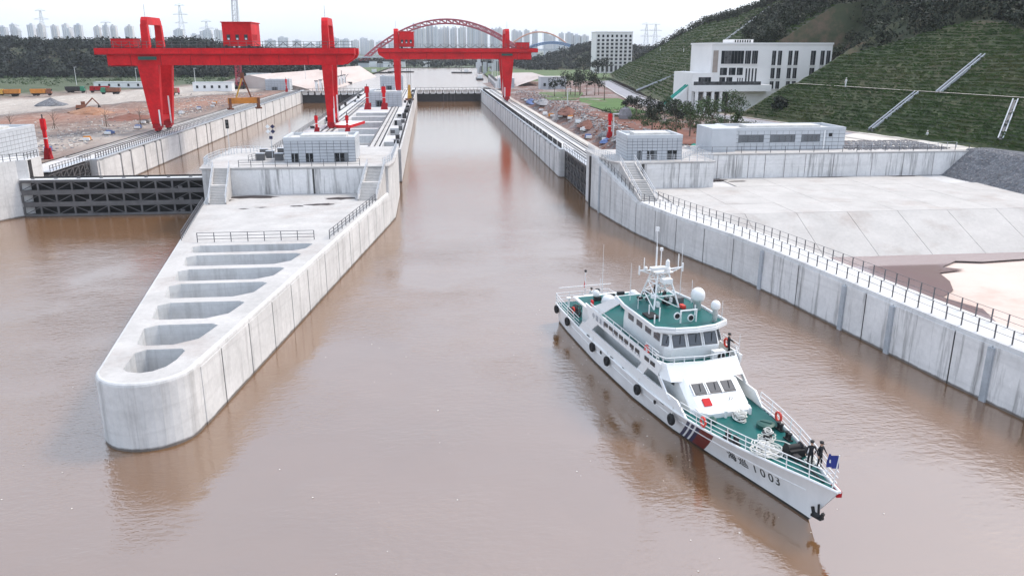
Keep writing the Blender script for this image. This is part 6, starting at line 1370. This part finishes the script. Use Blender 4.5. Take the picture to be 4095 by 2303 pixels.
MB().tube((34.5, .2, 3.0), (37.6, 0, 3.05), .06).build('anchor_chain', 'black', ship, True)
an = MB(); an.tube((37.6, -.2, 1.75), (37.75, -.22, .95), .08); an.add([(37.2, -.38, 1.1), (37.75, -.30, .55), (38.3, -.22, 1.1), (37.75, -.5, .85), (37.95, -.2, .75)], [(0, 1, 3), (1, 2, 4), (0, 3, 4, 2), (1, 4, 3)]); an.box((37.75, -.3, .8), (.9, .3, .22), R(12)); an.box((37.3, -.36, 1.1), (.22, .14, .6), 0, 0, R(-25)); an.box((38.2, -.24, 1.1), (.22, .14, .6), 0, 0, R(25)); an.v = [(37.7 + (q[0] - 37.7) * .72, q[1], 1.35 + (q[2] - 1.35) * .75) for q in an.v]; an.build('anchor', 'black', ship, True)
MB().box((38.3, .28, 2.85), (.9, .3, .35), R(-14)).build('bow_fender', 'reddk', ship, True)
MB().tube((38.3, 0, 3.0), (38.55, 0, 5.25), .045, .03).build('jackstaff', 'shipwhite', ship, True)
MB().tube((-1.0, .2, 2.1), (-1.0, .2, 5.2), .045).build('ensign_staff', 'shipwhite', ship, True); MB().sphere((-1.0, .2, 5.3), .14).build('staff_lamp', 'black', ship, True)
for x in (3.0, 12.0, 22.5): MB().lathe([(.16, 0), (.16, .06)], (x, -dw(x) - .0, 1.75), 12, 'y').build('porthole', 'black', ship, True)
for x in (9, 14.5, 17.0, 20.8, 23.6): pbox('scupper', ship, 'black', (x, -dw(x) + .0, 2.2), (.6, .1, .1), local=True)

# lettering painted on the ship
def letter(txt, x, f, size, mat, fx=1.0):
    me = GL[txt, size].copy(); me.materials.clear(); me.materials.append(M[mat])
    o = link('lettering', me, ship, True); a, b = Vector(hull_pt(x - .3, f)), Vector(hull_pt(x + .3, f)); up = (Vector(hull_pt(x, min(1, f + .15))) - Vector(hull_pt(x, f - .15))).normalized(); ex = (b - a).normalized(); n = ex.cross(up).normalized()
    up = n.cross(ex); o.matrix_basis = Matrix.Translation(Vector(hull_pt(x, f)) + n * .03) @ Matrix((ex, up, n)).transposed().to_4x4() @ Matrix.Diagonal((fx, 1, 1, 1))
for ch, x in zip('海巡1003', (30.55, 31.55, 32.55, 33.2, 33.85, 34.5)): letter(ch, x, .4, .95, 'letter', .92)
def side_text(txt, x, z, size, mat, dx):
    for k, ch in enumerate(txt):
        if ch == ' ': continue
        me = GL[ch, size].copy(); me.materials.clear(); me.materials.append(M[mat]); o = link('lettering', me, ship, True); o.rotation_euler = (R(90), 0, 0); o.location = (x + k * dx, -3.37, z)
side_text('中国海事', 10.2, 4.3, .55, 'letterg', .8); side_text('CHINA MSA', 14.6, 4.28, .55, 'letterg', .62)

# ------------------------------------------------------------------ things carried by the ship
def aboard(name, label, cat, x, y, z, group=None, rz=0):
    q = Ms @ Vector((x, y, z)); return thing(name, label, cat, q, SRZ + rz, group)
names = ['hindmost', 'second', 'third', 'fourth', 'fifth', 'foremost']
for k, x in enumerate((-.7, 3.2, 10.3, 13.7, 19.8, 25.2)):
    for s in (-1, 1):
        t = aboard('tyre_fender', ('%s black tyre fender on the near side of the hull, counted from the stern' % names[k]) if s < 0 else ('%s black tyre fender on the far side of the hull' % names[k]), 'fender', x, s * (dw(x) + .12), 1.62, None if s < 0 else 'fenders on the far side')
        MB().torus((0, 0, 0), .29, .16, 'y', 16, 7).build('tyre', 'black', t, True, True); MB().lathe([(.24, -.06), (.24, .06)], (0, 0, 0), 12, 'y').build('inner_face', 'black', t, True); pbar('lanyard', t, 'rope', (0, 0, .4), (0, -s * .12, .95), .035, True)
for lab, x, y, z in (('red lifebuoy on the near bow rail below the lower windows', 28.6, -2.75, 2.95), ('red lifebuoy on the far bow rail', 29.3, 2.55, 2.95), ('red lifebuoy on the side of the upper deck', 20.6, -3.2, 5.2), ('red lifebuoy beside the person on the bridge wing', 21.2, 3.15, 5.3)):
    t = aboard('lifebuoy', lab, 'lifebuoy', x, y, z); MB().torus((0, 0, 0), .3, .085, 'y', 18, 7).build('ring', 'ringred', t, True, True)
    for a in range(4): MB().torus((0.3 * math.cos(a * 1.571), 0, .3 * math.sin(a * 1.571)), .088, .012, 'x' if a % 2 == 0 else 'z', 10, 4).build('band', 'white', t, True)
def rope_pile(label, x, y, rad, n, h, seed, name='rope_pile'):
    r = random.Random(seed); t = aboard(name, label, 'rope', x, y, dz(x)); mb = MB()
    for k in range(n):
        cx, cy, R0, tl = r.gauss(0, rad * .33), r.gauss(0, rad * .33), r.uniform(.25, .6) * rad, r.uniform(0, 6)
        z0 = .05 + h * (k / n) * max(0, 1 - math.hypot(cx, cy) / rad); pts = [(cx + R0 * math.cos(a + tl) * (1 + .15 * math.sin(3 * a)), cy + R0 * .8 * math.sin(a + tl), z0 + .05 * math.sin(2 * a + tl)) for a in np.linspace(0, 6.3, 12)]
        mb.path(pts, .04, 4)
    mb.build('coil', 'rope', t, True); return t
rope_pile('big tangled white mooring rope on the bow deck', 33.0, -.75, 1.05, 30, .55, 1); rope_pile('white rope heap below the lower front windows', 27.95, .55, .7, 22, .6, 2); rope_pile('thin white rope coil near the two men at the bow', 34.9, 1.05, .5, 9, .15, 4)
t = rope_pile('white rope wound over the capstan on the bow deck', 31.7, .15, .55, 20, .9, 3, 'wound_rope'); MB().lathe([(.3, 0), (.26, .55), (.38, .62)], (0, 0, 0), 12).build('capstan', 'steel', t, True)
t = aboard('mooring_line', 'loose white mooring line running across the bow deck', 'rope', 32, .8, dz(32)); MB().path([(-.3, -.4, .1), (.2, .3, .06), (.9, .5, .06), (1.6, .1, .06), (2.2, .5, .06), (2.7, .3, .06), (2.9, .5, .06)], .035, 5).build('line', 'rope', t, True)
t = aboard('inflatable_boat', 'black inflatable boat stowed on the stern deck', 'boat', .9, 1.5, 2.35); MB().path([(-1.5, -.6, .3), (.9, -.6, .3), (1.6, 0, .45), (.9, .6, .3), (-1.5, .6, .3)], .28, 8).build('tube', 'black', t, True); MB().box((-.3, 0, .15), (2.3, .9, .1)).build('floor', 'steel', t, True); MB().box((-1.7, 0, .6), (.4, .35, .8)).build('outboard_motor', 'black', t, True); MB().box((.2, 0, .55), (.9, .7, .5)).build('cover', 'white', t, True)
t = aboard('net_heap', 'dark netting and rope heap at the near stern rail', 'net', 2.5, -2.1, 2.1); r2 = random.Random(8); mb = MB()
for k in range(16): mb.torus((r2.uniform(-1, 1), r2.uniform(-.35, .35), .2 + r2.uniform(0, .4)), r2.uniform(.2, .38), .05, r2.choice('xyz'), 12, 5)
mb.build('coil', 'steel', t, True); MB().torus((.3, -.35, .5), .28, .07, 'y').build('float', 'ringred', t, True)
t = aboard('signal_flag', 'dark blue flag flying from the bow staff', 'flag', 38.52, 0, 4.2); MB().loft([[(-.05 - .85 * i / 8 * (1 if k < 3 else .9), .12 * math.sin(i * 1.1 + k * .5), .95 - k * .26 - .3 * i / 8) for i in range(9)] for k in range(4)]).build('cloth', 'flagblue', t, True, True)
MB().loft([[(-.3 - .1 * i, .02 + .12 * math.sin((i + 2) * 1.1), .62 - k * .1 - .05 * i) for i in range(4)] for k in range(3)]).build('emblem', 'white', t, True); [setattr(v.co, 'y', v.co.y - .03) for v in COL.objects[-1].data.vertices]
t = aboard('ensign', 'red flag hanging at the stern staff', 'flag', -1.0, .2, 3.6); MB().loft([[(-.02 - .07 * i - .05 * k, .04 * i + .08 * math.sin(i * 1.4 + k), 1.3 - k * .26 - .16 * i) for i in range(5)] for k in range(6)]).build('cloth', 'flagred', t, True, True)

# ------------------------------------------------------------------ people
def person(label, me, q, rz, cap='black', top=None, scale=1.0, group=None):
    t = thing('person', label, 'person', q, rz, group); b = me
    if top:
        b = me.copy(); b.materials[0] = M[top]
    o = link('body', b, t, True); o.scale = (scale,) * 3
    c = MB(); c.lathe([(.105, 1.655), (.112, 1.70), (.13, 1.745), (.10, 1.78), (.02, 1.79)], (.005, 0, 0), 14); c.add([(.09, -.08, 1.675), (.19, -.05, 1.66), (.19, .05, 1.66), (.09, .08, 1.675)], [(0, 1, 2, 3)]); k = c.build('cap', cap, t, True); k.scale = (scale,) * 3
    f = MB(); f.box((.115, 0, 1.60), (.035, .03, .045)); n = f.build('nose', 'skin', t, True); n.scale = (scale,) * 3
    e = MB()
    for s in (-1, 1): e.sphere((.098, s * .033, 1.632), .012, n=6)
    k = e.build('eyes', 'black', t, True); k.scale = (scale,) * 3
    return t
def on_deck(x, y, z): return Ms @ Vector((x, y, z))
person('man in dark uniform standing at the bow, nearer the middle of the deck', B1, on_deck(35.75, .35, dz(35.7)), SRZ + R(160), scale=1.02)
person('man in dark uniform and peaked cap standing nearest the bow flag', B2, on_deck(35.95, .85, dz(35.9)), SRZ + R(20))
person('person in dark clothes leaning on the bridge wing rail', B3, on_deck(22.0, 2.85, 4.6), SRZ + R(75))
person('person in dark clothes among the gear at the stern', B2, on_deck(.2, .4, 2.1), SRZ + R(20), top='clothw')
for k, (x, y, l, m) in enumerate([(99.2, 152.3, 'man in a white shirt walking on the road below the near slope', 'clothw'), (100.6, 189.5, 'worker in pale overalls on the bench path of the near slope', 'clothw'), (144.8, 506.4, 'pale worker highest up on the left crest of the far slope', 'clothw'), (130.5, 413.4, 'pale worker in the middle of the far slope', 'clothw'), (122.7, 357, 'left worker of the pair on the far slope above the office', 'clothw'), (117.8, 326, 'right worker of the pair on the far slope above the office', 'clothw'), (-90.5, 236, 'worker in pale clothes on the left earthworks', 'clothw')]):
    zz = zh(x, y) if x > 60 else float(zsite(np.array(x), np.array(y))); 
    if k == 0: zz = 9.35
    if k == 1: zz = 17.9; 
    person(l, B2, (x, y, zz), R(200), top=m, cap='white', scale=1.05 if k in (0, 6) else 1.25)

# ------------------------------------------------------------------ the hazy air
m_, nt, b_ = new_mat('haze_air'); nt.nodes.remove(b_); pv = nt.nodes.new('ShaderNodeVolumePrincipled'); pv.inputs['Color'].default_value = (.93, .95, 1, 1); pv.inputs['Density'].default_value = .00009; pv.inputs['Anisotropy'].default_value = .2
nt.links.new(pv.outputs[0], nt.nodes['Material Output'].inputs['Volume'])
hz = MB().box((0, 4000, 62), (19000, 10400, 142)).build('haze', m_); struct(hz, 'stuff')

# foam flecks and floating scum on the river
mb = MB()
for k in range(230):
    z_ = rnd.random()
    if z_ < .3: x, y = rnd.uniform(-66, -36), 137.2 - abs(rnd.gauss(0, .9))
    elif z_ < .55: q = Ms @ Vector((rnd.uniform(-6, 30), -3.0 - abs(rnd.gauss(0, 1.2)), 0)); x, y = q.x, q.y
    else: x, y = rnd.uniform(-30, 30), rnd.uniform(28, 75)
    if -26 < x < -10 and 50 < y: continue
    r0 = rnd.uniform(.015, .05); n = 6; mb.add([(x + r0 * math.cos(a * 1.047) * rnd.uniform(.6, 1.5), y + r0 * math.sin(a * 1.047), .02 + .01 * rnd.random()) for a in range(n)], [tuple(range(n))])
struct(mb.build('foam_flecks', 'rope'), 'stuff')
